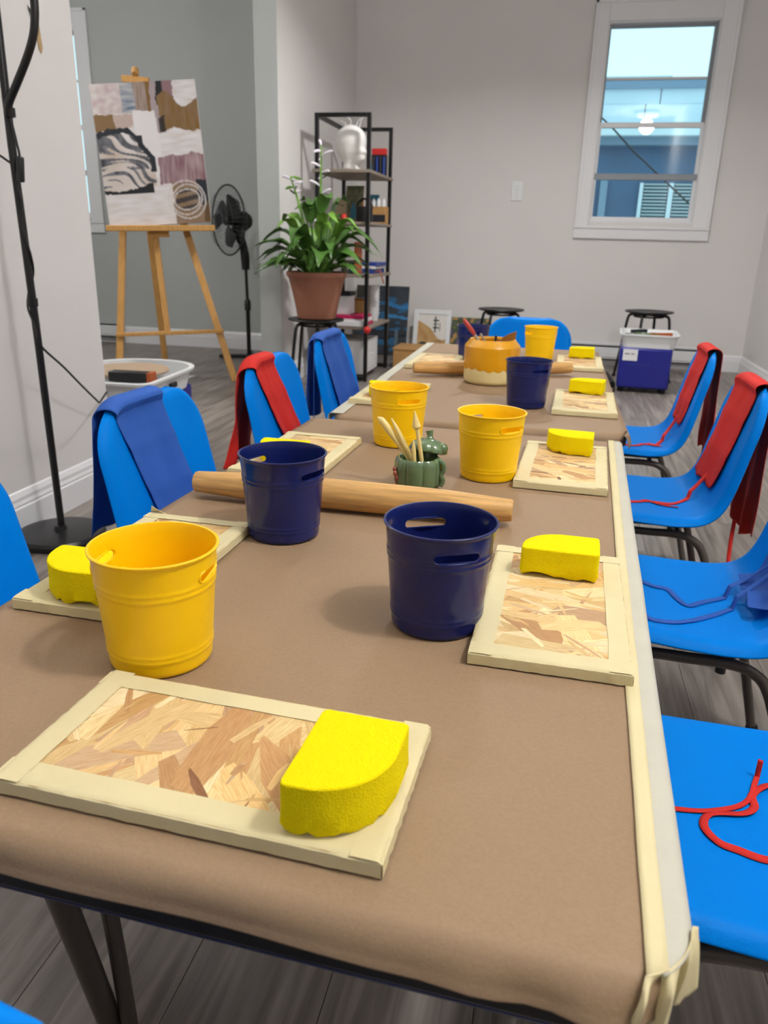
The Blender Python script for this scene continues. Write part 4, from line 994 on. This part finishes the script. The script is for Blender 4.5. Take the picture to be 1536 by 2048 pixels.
# ------------------------------------------------------------------ potted hosta
PX, PY, PZ = -1.368, 4.45, .4512
t = thing('potted_plant', 'leafy hosta with two flower stalks in a terracotta coloured pot', 'plant', (PX, PY, PZ))
MB().lathe([(0, 0), (.105, 0), (.112, .004), (.122, .06), (.142, .15), (.162, .225), (.170, .232), (.174, .240), (.174, .258), (.168, .262), (.160, .258), (.155, .235), (0, .23)], 56).build('pot', M['terracotta'], t)
MB().grid(lambda u, v: ((.154*u)*math.cos(2*PI*v), (.154*u)*math.sin(2*PI*v), .236+.012*nz(u*4, v*8)+.01*(1-u)), 8, 28).build('soil', M['soil'], t)
def leaf_mesh(L, wd, lift, droop, pet, seed, mat):
    def spine(k):
        r = L*(.10+.9*k)*(.55+.45*k) ; z = lift*math.sin(min(1, k*1.25)*PI/2) - droop*max(0, k-.45)**2*3.3
        return r, z
    def fn(u, v):
        k = lerp(pet, 1, u); r, z = spine(k); w_ = wd*(math.sin(PI*min(1, max(0, u))**.62))**.9*(1-.25*u); s_ = (v-.5)*2
        if u > .985: w_ = .0004
        return (r, s_*w_, z+abs(s_)**1.3*w_*.38+.004*math.sin(u*16+seed)*abs(s_))
    mb = MB().grid(fn, 16, 6)
    mb.tube([(spine(pet*i/6)[0], 0, spine(pet*i/6)[1]) for i in range(7)], [.0065, .006, .0055, .005, .0045, .004, .0035], 6)
    return mb.mesh('leaf', mat)
LV = [leaf_mesh(.29, .046, .24, .11, .32, 1, M['leaf']), leaf_mesh(.32, .050, .15, .07, .32, 2, M['leaf']), leaf_mesh(.23, .042, .32, .07, .36, 3, M['leaf2']), leaf_mesh(.29, .046, .08, .05, .28, 4, M['leaf']), leaf_mesh(.14, .040, .38, .02, .44, 5, M['leaf'])]
rl = random.Random(4)
for k in range(64):
    v = rl.choice((0, 0, 1, 1, 2, 3, 3, 4)); a = k*2.39996+rl.uniform(-.3, .3); s_ = rl.uniform(.85, 1.2)
    inst('leaf', LV[v], t, (.03*math.cos(a), .03*math.sin(a), .235), (rl.uniform(-.2, .2), rl.uniform(-.12, .12), a), (s_, s_*rl.uniform(.9, 1.15), s_))
def stalk(pts, nfl, seed):
    P = curve(pts, 6); st = MB().tube(P, rads([.0085, .0075, .0065, .0045], len(P)), 8).build('flower_stalk', M['leaf2'], t); rr_ = random.Random(seed)
    for k in range(nfl):
        i = len(P)-1-int(k*1.1); p = P[max(0, i)]; a = k*2.1+seed
        d = Vector((math.cos(a), math.sin(a), rr_.uniform(-.1, .6))).normalized(); L = rr_.uniform(.05, .09)
        MB().tube([p, p+d*L*.4, p+d*L*.8+Vector((0, 0, -.004)), p+d*L+Vector((0, 0, -.01))], [.003, .0075, .007, .0015], 6).build('flower' if k > 1 or seed == 2 else 'bud', M['petal'] if (k % 4 or seed == 2) else M['leaf2'], st)
    for k, q in enumerate((.55, .72)):
        p = P[int(q*(len(P)-1))]; a = seed*1.7+k*2.6; MB().grid(lambda u, v: tuple(p+Vector((math.cos(a)*.06*u-(v-.5)*.024*math.sin(PI*u)*math.sin(a), math.sin(a)*.06*u+(v-.5)*.024*math.sin(PI*u)*math.cos(a), .03*u))), 6, 3).build('bract', M['leaf'], st)
stalk([(-.02, 0, .235), (-.04, -.01, .40), (-.085, -.02, .58), (-.115, -.02, .68), (-.145, -.02, .76)], 7, 1)
stalk([(.025, -.01, .235), (.03, -.02, .5), (.032, -.02, .75), (.034, -.02, .92)], 12, 2)

# ------------------------------------------------------------------ open shelf unit in the corner
SX0, SX1, SY0, SY1 = -1.548, -1.195, 5.0, 5.66
t = thing('shelf_unit', 'tall open shelf unit with black metal frame and grey oak boards', 'shelf', ((SX0+SX1)/2, (SY0+SY1)/2, 0))
def sx(mb_name, x0, x1, y0, y1, z0, z1, mk): return MB().span(x0-(SX0+SX1)/2, x1-(SX0+SX1)/2, y0-(SY0+SY1)/2, y1-(SY0+SY1)/2, z0, z1).build(mb_name, M[mk], t, smooth=False, bevel=.002)
q = .024
for xx in (SX0, SX1-q):
    for yy in (SY0, SY1-q): sx('post', xx, xx+q, yy, yy+q, 0, 1.615, 'black')
for yy in (SY0, SY1-q): sx('top_bar', SX0+q, SX1-q, yy, yy+q, 1.591, 1.615, 'black'); sx('bottom_bar', SX0+q, SX1-q, yy, yy+q, .008, .032, 'black')
for xx in (SX0, SX1-q): sx('side_bar', xx, xx+q, SY0+q, SY1-q, 1.591, 1.615, 'black') if xx == SX0 else None
SHZ = [.352, .680, 1.000, 1.300]
for z in SHZ: sx('shelf_board', SX0-.01, SX1+.006, SY0-.012 if z > 1.2 else SY0+.026, SY1+.01, z-.018, z, 'shelfwood')
# things on the shelves
z = SHZ[3]
def head_mesh():
    lv = [(.0, .058, -.066, .06), (.02, .050, -.058, .054), (.038, .048, -.054, .05), (.05, .072, -.056, .05), (.062, .096, -.064, .052), (.075, .100, -.074, .058), (.088, .098, -.084, .064), (.098, .103, -.092, .068), (.11, .116, -.100, .072), (.122, .100, -.106, .075), (.138, .090, -.110, .078), (.16, .098, -.113, .081), (.19, .098, -.113, .081), (.22, .086, -.100, .074), (.245, .062, -.076, .058), (.262, .03, -.045, .034), (.268, .0, -.015, .006)]
    n = 36; vs = []
    for z_, f_, b_, w_ in lv:
        for k in range(n):
            a = 2*PI*k/n; c_, s_ = math.cos(a), math.sin(a); x_ = (f_ if c_ > 0 else -b_)*c_
            if c_ > 0 and .06 < z_ < .13: x_ = f_*(c_**1.6)
            vs.append((x_, w_*s_, z_))
    fs = [(j*n+k, j*n+(k+1) % n, (j+1)*n+(k+1) % n, (j+1)*n+k) for j in range(len(lv)-1) for k in range(n)]+[tuple(range(n-1, -1, -1)), tuple((len(lv)-1)*n+k for k in range(n))]
    return MB().add(vs, fs)
t = thing('mannequin_head', 'white polystyrene mannequin head in profile on the top shelf', 'mannequin head', (-1.352, 5.15, z), rad(-20))
head_mesh().build('head', M['foam'], t, subsurf=1, angle=180)
for a, l in ((-.06, .05), (-.02, .075), (.03, .06), (.055, .07)): MB().tube(curve([(a, 0, .245), (a+.01, .005, .245+l*.6), (a+.035*(1 if a > 0 else -1), .01, .245+l)], 4), .0028, 6).build('ribbon_strand', M['foam'], t)
t = thing('marker_pack', 'black packet of markers with a red header card on the top shelf', 'packet', (-1.262, 5.55, z))
MB().span(-.052, .052, -.02, .02, 0, .135).build('packet', M['dark'], t, bevel=.004); MB().span(-.05, .05, -.018, .018, .135, .175).build('header_card', M['red'], t, bevel=.003)
for k in range(4): MB().tube([(-.036+.024*k, -.024, .01), (-.036+.024*k, -.024, .12)], .009, 8).build('marker', M['bluecard'] if k % 2 else M['black_plastic'], t)
tag(MB().span(-1.29, -1.262, 5.30, 5.33, z, z+.05).build('small_card', M['teal']), 'small blue card standing behind the mannequin head', 'card')
z = SHZ[2]
t = thing('small_painting', 'small unframed painting with blue drips leaning on the second shelf', 'painting', (-1.40, 5.42, z))
paint_canvas('art', .13, .235, .012, 26, 46, lambda u, v: mixc(mixc(lin('8f8a72'), lin('5f6a4a'), .5+nz(u*6, v*8, 2)), lin('4f93b8'), 1 if (abs(u-.45-.1*nz(v*6, 3)) < .16*smooth(.35, .7, v) and v < .9) else 0), t)
t.rotation_euler = (rad(-6), 0, rad(-12))
tag(MB().span(-1.52, -1.44, 5.36, 5.385, z, z+.145).build('beige_board', M['beige']), 'beige board standing at the left of the second shelf', 'board')
tag(MB().span(-1.34, -1.27, 5.585, 5.61, z, z+.19).build('teal_book', M['teal'], bevel=.002), 'teal book standing behind the tool caddy on the second shelf', 'book')
t = thing('tool_caddy', 'black arched caddy with tool handles on the second shelf', 'caddy', (-1.285, 5.24, z))
MB().lathe([(0, 0), (.052, 0), (.055, .01), (.055, .095), (.05, .098), (.05, .012), (0, .01)], 28).build('body', M['black_plastic'], t)
MB().tube(curve([(-.053, 0, .09), (-.04, 0, .125), (0, 0, .145), (.04, 0, .125), (.053, 0, .09)], 5), .007, 8).build('arch_handle', M['black_plastic'], t)
for a, h_, mk in ((-.018, .15, 'brown_wood'), (.012, .165, 'red'), (.03, .14, 'orange')): MB().tube([(a*.6, .01, .012), (a, .012, h_)], .007, 8).build('tool_handle', M[mk], t)
t = thing('wooden_box', 'small wooden box holding white bottles on the second shelf', 'box', (-1.255, 5.52, z))
MB().span(-.062, .062, -.045, .045, 0, .11).build('box', M['crate'], t, bevel=.003)
MB().span(-.058, .058, -.0465, -.0455, .012, .058).build('front_label', M['dark'], t)
for a in (-.035, .0, .035):
    o = MB().lathe([(0, .11), (.014, .11), (.014, .145), (.008, .152), (.008, .162), (0, .162)], 14, (a, 0, 0)).build('bottle_top', M['white_box'], t)
t = thing('red_bottle', 'small red glue bottle at the front of the second shelf', 'bottle', (-1.385, 5.10, z)); MB().lathe([(0, 0), (.022, 0), (.022, .03), (.012, .045), (.0, .05)], 16).build('bottle', M['red'], t)
z = SHZ[1]
bk = [('bluecard', 'blue book lying at the bottom of the middle shelf pile'), ('white_box', 'white pad in the middle shelf pile'), ('bluecard', 'thin blue folder topping the middle shelf pile')]
zz = z
for i, (mk, lb) in enumerate(bk):
    h_ = (.03, .018, .022)[i]; tag(MB().span(-1.40, -1.222+.008*i, 5.28, 5.60, zz, zz+h_).build('book', M[mk], smooth=False, bevel=.002), lb, 'book', 'books piled on the middle shelf'); zz += h_
tag(MB().span(-1.32, -1.30, 5.12, 5.26, z, z+.20).build('orange_folder', M['orange'], smooth=False, bevel=.002), 'orange brown folder standing upright on the middle shelf', 'folder')
t = thing('paper_roll', 'loose orange brown strap hanging off the middle shelf edge', 'strap', (-1.225, 5.33, z)); MB().grid(lambda u, v: (.0+.05*u, lerp(-.015, .015, v)+.05*u, .004+.02*math.sin(u*PI)-.07*max(0, u-.5)*2), 10, 2).build('strap', M['orange'], t, solid=.003)
z = SHZ[0]; zz = z
for i in range(3):
    tag(MB().span(-1.52+.012*i, -1.225-.008*i, 5.05+.01*i, 5.30, zz+.0003, zz+.022).build('pink_folder', M['pink'] if i != 1 else M['white_box'], smooth=False, bevel=.002), ['magenta folder at the bottom of the low shelf pile', 'pale folder between two magenta folders on the low shelf', 'magenta folder on top of the low shelf pile'][i], 'folder', 'folders piled on the low shelf'); zz += .0223
t = thing('storage_box', 'pale grey storage box with a dark lid standing on the magenta folders', 'box', (-1.42, 5.18, zz+.0003)); MB().span(-.075, .075, -.07, .07, 0, .12).build('box', M['white_box'], t, bevel=.004); MB().span(-.08, .08, -.075, .075, .12, .145).build('lid', M['dark'], t, bevel=.004)
t = thing('cup_stack', 'stack of white paper cups on the low shelf', 'cups', (-1.27, 5.50, z))
for k in range(8): MB().lathe([(.030, .0), (.040, .055), (.042, .055), (.042, .058), (.038, .058), (.029, .003)], 22, (0, 0, .026*k)).build('cup', M['white_box'], t)
t = thing('wooden_block', 'brown wooden box behind the folders on the low shelf', 'box', (-1.36, 5.45, z)); MB().span(-.06, .04, -.05, .05, 0, .14).build('body', M['crate'], t, bevel=.003); MB().span(-.062, .042, -.052, .052, .1405, .155).build('lid', M['brown_wood'], t, bevel=.003)
tag(MB().span(-1.50, -1.225, 5.022, 5.046, z, z+.036).build('white_tray', M['white_box'], smooth=False, bevel=.004), 'narrow white tray along the low shelf front edge', 'tray')
tag(MB().ball((-1.19, 4.978, z-.016+.004), .024, 18, 12).build('red_pompom', M['red']), 'red pompom hanging at the front corner of the low shelf', 'pompom')
t = thing('white_carton', 'white carton standing on the floor inside the shelf unit', 'box', (-1.36, 5.27, .033)); MB().span(-.15, .13, -.2, .2, 0, .22).build('carton', M['white_box'], t, bevel=.004); MB().span(.1302, .132, -.15, .1, .03, .12).build('side_label', M['vinyl'], t); MB().span(-.15, .13, -.025, .025, .2202, .222).build('tape_strip', M['tape_pale'], t)

# ------------------------------------------------------------------ art leaning on the far wall, crate
def leaning(name, label, x, w, h, y, lean, fn, nu, nv, frame=None, matname='paint'):
    t = thing(name, label, 'painting', (x, y, .001))
    if frame:
        fwid = frame; paint_canvas('art', w-2*fwid, h-2*fwid, .010, nu, nv, fn, t, matname)
        for ch in t.children: ch.location.z = fwid
        for a, b_, c_, d_ in ((-w/2, w/2, 0, fwid), (-w/2, w/2, h-fwid, h), (-w/2, -w/2+fwid, fwid, h-fwid), (w/2-fwid, w/2, fwid, h-fwid)): MB().span(a, b_, -.018, .004, c_, d_).build('frame_bar', M['vinyl'], t, smooth=False, bevel=.002)
    else: paint_canvas('art', w, h, .018, nu, nv, fn, t, matname)
    t.rotation_euler = (rad(-lean), 0, 0); return t
def blue_art(u, v):
    c = mixc(lin('2c2f36'), lin('3a444d'), .5+nz(u*4, v*4, 1)); n_ = nz(u*5, v*14, 2)
    if u < .33 and v < .3: c = lin('37352f')
    if n_ > .18 and .15 < v < .95: c = mixc(c, lin('2a6a96'), .8)
    if abs(v-.27-.03*math.sin(u*9)) < .03 and u > .55: c = lin('2f7ab4')
    if abs(v-.45-.02*math.sin(u*7)) < .02 and u > .6: c = lin('3a86bd')
    if abs(v-.82+.12*u) < .012: c = lin('14161b')
    if abs(u-.80) < .035 and .62 < v < .98: c = lin('5e6f7c')
    return c
leaning('dark_blue_painting', 'dark painting with blue strokes leaning on the far wall', -1.40, .44, .55, 6.33, 9, blue_art, 50, 60)
def desert_art(u, v):
    c = lin('e3e0da'); hill = .16+.42*smooth(.1, .75, u)
    if v > hill+.05*math.sin(u*9): c = mixc(lin('c9a570'), lin('b78d56'), .5+nz(u*5, v*5, 3))
    if v < hill+.08 and abs(u-.62) < .022 and .05 < v < .45: c = lin('2f3230')
    for a in (.15, .24, .33):
        if abs(v-a) < .016 and abs(u-.63) < .10: c = lin('2f3230')
    if abs(u-.78) < .02 and .2 < v < .42: c = lin('3a3c3a')
    d = math.hypot((u-.22)/.26, (v-.95)/.26)
    if .72 < d < 1.0: c = lin('3c3f3e')
    elif d < .6: c = lin('b5653c')
    if abs(v-.66) < .015 and .6 < u < .9: c = lin('6a5a42')
    return c
leaning('framed_print', 'white framed desert print leaning on the far wall', -.965, .30, .385, 6.24, 11, desert_art, 40, 50, frame=.035, matname='print')
def green_art(u, v):
    c = mixc(lin('2f4232'), lin('4b5a3a'), .5+1.2*nz(u*5, v*5, 4)); n_ = nz(u*6+v*4, v*6-u*5, 5)
    if n_ > .2: c = lin('b08a54')
    elif n_ < -.32: c = lin('6d5a86')
    return c
leaning('green_painting', 'small green and brown painting leaning beside the white framed print', -.66, .31, .33, 6.30, 10, green_art, 40, 40)
t = thing('wooden_crate', 'low pine crate on the floor beside the shelf unit', 'crate', (-1.03, 5.80, 0))
MB().span(-.12, .19, -.15, .15, 0, .135).build('body', M['crate'], t, smooth=False, bevel=.003)
MB().span(-.125, .195, -.155, .155, .1352, .150).build('lid', M['crate'], t, smooth=False, bevel=.003)
MB().span(.06, .10, -.152, -.149, .09, .105).build('handle_cutout', M['dark'], t)

# ------------------------------------------------------------------ pottery wheels
def d_outline(w, l, r, n=8):
    pts = []
    for cx_, cy_, a0, rr_ in ((w/2-r, l/2-r, 0, r), (-w/2+r, l/2-r, 90, r), (-w/2+.05, -l/2+.05, 180, .05), (w/2-.05, -l/2+.05, 270, .05)):
        pts += [(cx_+rr_*math.cos(rad(a0+90*k/n)), cy_+rr_*math.sin(rad(a0+90*k/n))) for k in range(n+1)]
    return pts
def pan(w, l, h, r, parent, z, mk='wheel_pan'):
    O = d_outline(w, l, r); n = len(O); rings = [(.90, 0), (.97, h*.86), (1.03, h*.88), (1.04, h), (1.02, h*1.02), (.95, h), (.90, h*.25), (0.02, h*.25)]
    vs = []
    for k, zz_ in rings: vs += [(a*k, b_*k, z+zz_) for a, b_ in O]
    fs = [(j*n+i, j*n+(i+1) % n, (j+1)*n+(i+1) % n, (j+1)*n+i) for j in range(len(rings)-1) for i in range(n)]+[tuple(range(n-1, -1, -1)), tuple((len(rings)-1)*n+i for i in range(n))]
    return MB().add(vs, fs).build('splash_pan', M[mk], parent, angle=35)
t = thing('pottery_wheel', 'pottery wheel with tan bat in a white splash pan, left of the lamp chair', 'pottery wheel', (-1.745, 2.95, 0), rad(4))
MB().span(-.19, .19, -.24, .24, .02, .262).build('body', M['wheel_blue'], t, bevel=.012)
for a in (-.15, .15):
    for b_ in (-.2, .2): MB().lathe([(.018, 0), (.02, .02)], 12, (a, b_, 0)).build('foot', M['rubber'], t)
pan(.47, .62, .085, .21, t, .263)
MB().lathe([(0, .30), (.03, .30), (.03, .325), (.168, .326), (.172, .334), (.168, .340), (0, .340)], 56, (-.03, .08, 0)).build('wheel_head', M['wheel_head'], t)
MB().grid(lambda u, v: (.40*(u-.5), -.26+.52*v, .292), 4, 4).build('slip_water', M['water'], t)
MB().box((.10, -.17, .352), (.16, .055, .04)).build('drain_plug_box', M['black_plastic'], t, bevel=.005); MB().box((.19, -.17, .352), (.02, .056, .041)).build('box_cap', M['orange'], t, bevel=.003)
MB().box((.232, -.06, .305), (.012, .06, .022)).build('pan_latch', M['black_plastic'], t, bevel=.003)
t = thing('pottery_wheel', 'blue pottery wheel with white tray of tools near the far right wall', 'pottery wheel', (.607, 5.40, 0), rad(-4))
MB().prism([(-.17, -.19), (.15, -.19), (.165, .19), (-.17, .19)], .03, .285).build('body', M['wheel_blue'], t, bevel=.012)
for a in (-.14, .12):
    for b_ in (-.15, .15): MB().lathe([(.018, 0), (.02, .03)], 12, (a, b_, 0)).build('foot', M['rubber'], t)
MB().span(-.15, -.06, -.1925, -.1903, .205, .275).build('paper_label', M['white_box'], t, smooth=False)
for k, (a, w_) in enumerate(((-.14, .03), (-.10, .02))): MB().span(a, a+w_, -.1935, -.1926, .245, .25).build('label_line', M['dark'], t, smooth=False)
MB().span(-.12, .02, -.1925, -.1903, .178, .182).build('seam_line', M['bluecard'], t, smooth=False)
pan(.355, .40, .085, .05, t, .286)
for k, (a, b_, c_, mk) in enumerate(((-.11, -.04, .06, 'black_plastic'), (-.02, .0, .09, 'green'), (.06, -.03, .07, 'brown_wood'), (.10, -.06, .05, 'orange'), (-.06, .05, .08, 'dark'))):
    tag(MB().box((.607+a, 5.40+b_, b_*0+.350+.005*k), (c_*1.6, .03, .022), Matrix.Rotation(.3*k-.5, 3, 'Z')).build('tray_tool', M[mk], bevel=.004), ['black handled tool at the left of the wheel tray', 'green tool in the middle of the wheel tray', 'brown wooden tool in the wheel tray', 'orange tipped tool at the right of the wheel tray', 'dark tool at the back of the wheel tray'][k], 'tool', 'tools lying in the wheel tray')
t = thing('foot_pedal', 'black foot pedal on the floor left of the blue pottery wheel', 'pedal', (.36, 5.45, 0), rad(12))
MB().box((0, 0, .016), (.10, .22, .03)).build('base', M['black_plastic'], t, bevel=.006); MB().box((0, -.01, .052), (.09, .20, .018), Matrix.Rotation(rad(12), 3, 'X')).build('treadle', M['black_plastic'], t, bevel=.004)
tag(MB().tube(curve([(.345, 5.585, .02), (.36, 5.72, .008), (.26, 5.66, .008), (.23, 5.42, .008), (.30, 5.25, .008), (.40, 5.17, .010), (.425, 5.33, .012)], 8), .006, 8).build('pedal_cord', M['black_plastic']), 'black cord looped on the floor around the foot pedal', 'cord')

# ------------------------------------------------------------------ cream metal rack at the right wall
t = thing('metal_rack', 'cream metal tube rack at the right edge by the far red apron', 'rack', (1.20, 3.72, 0))
for a in (-.105, .18):
    for b_ in (-.18, .18): MB().tube([(a, b_, 0), (a, b_, .40)], .011, 10).build('post', M['cart'], t)
for b_ in (-.18, .18): MB().tube([(-.105, b_, .39), (.18, b_, .39)], .011, 10).build('top_bar', M['cart'], t)
MB().span(-.115, .19, -.19, .19, .40, .414).build('top_shelf', M['cart'], t, bevel=.003)
MB().span(-.10, .175, -.175, .175, .16, .17).build('lower_shelf', M['cart'], t, bevel=.003)
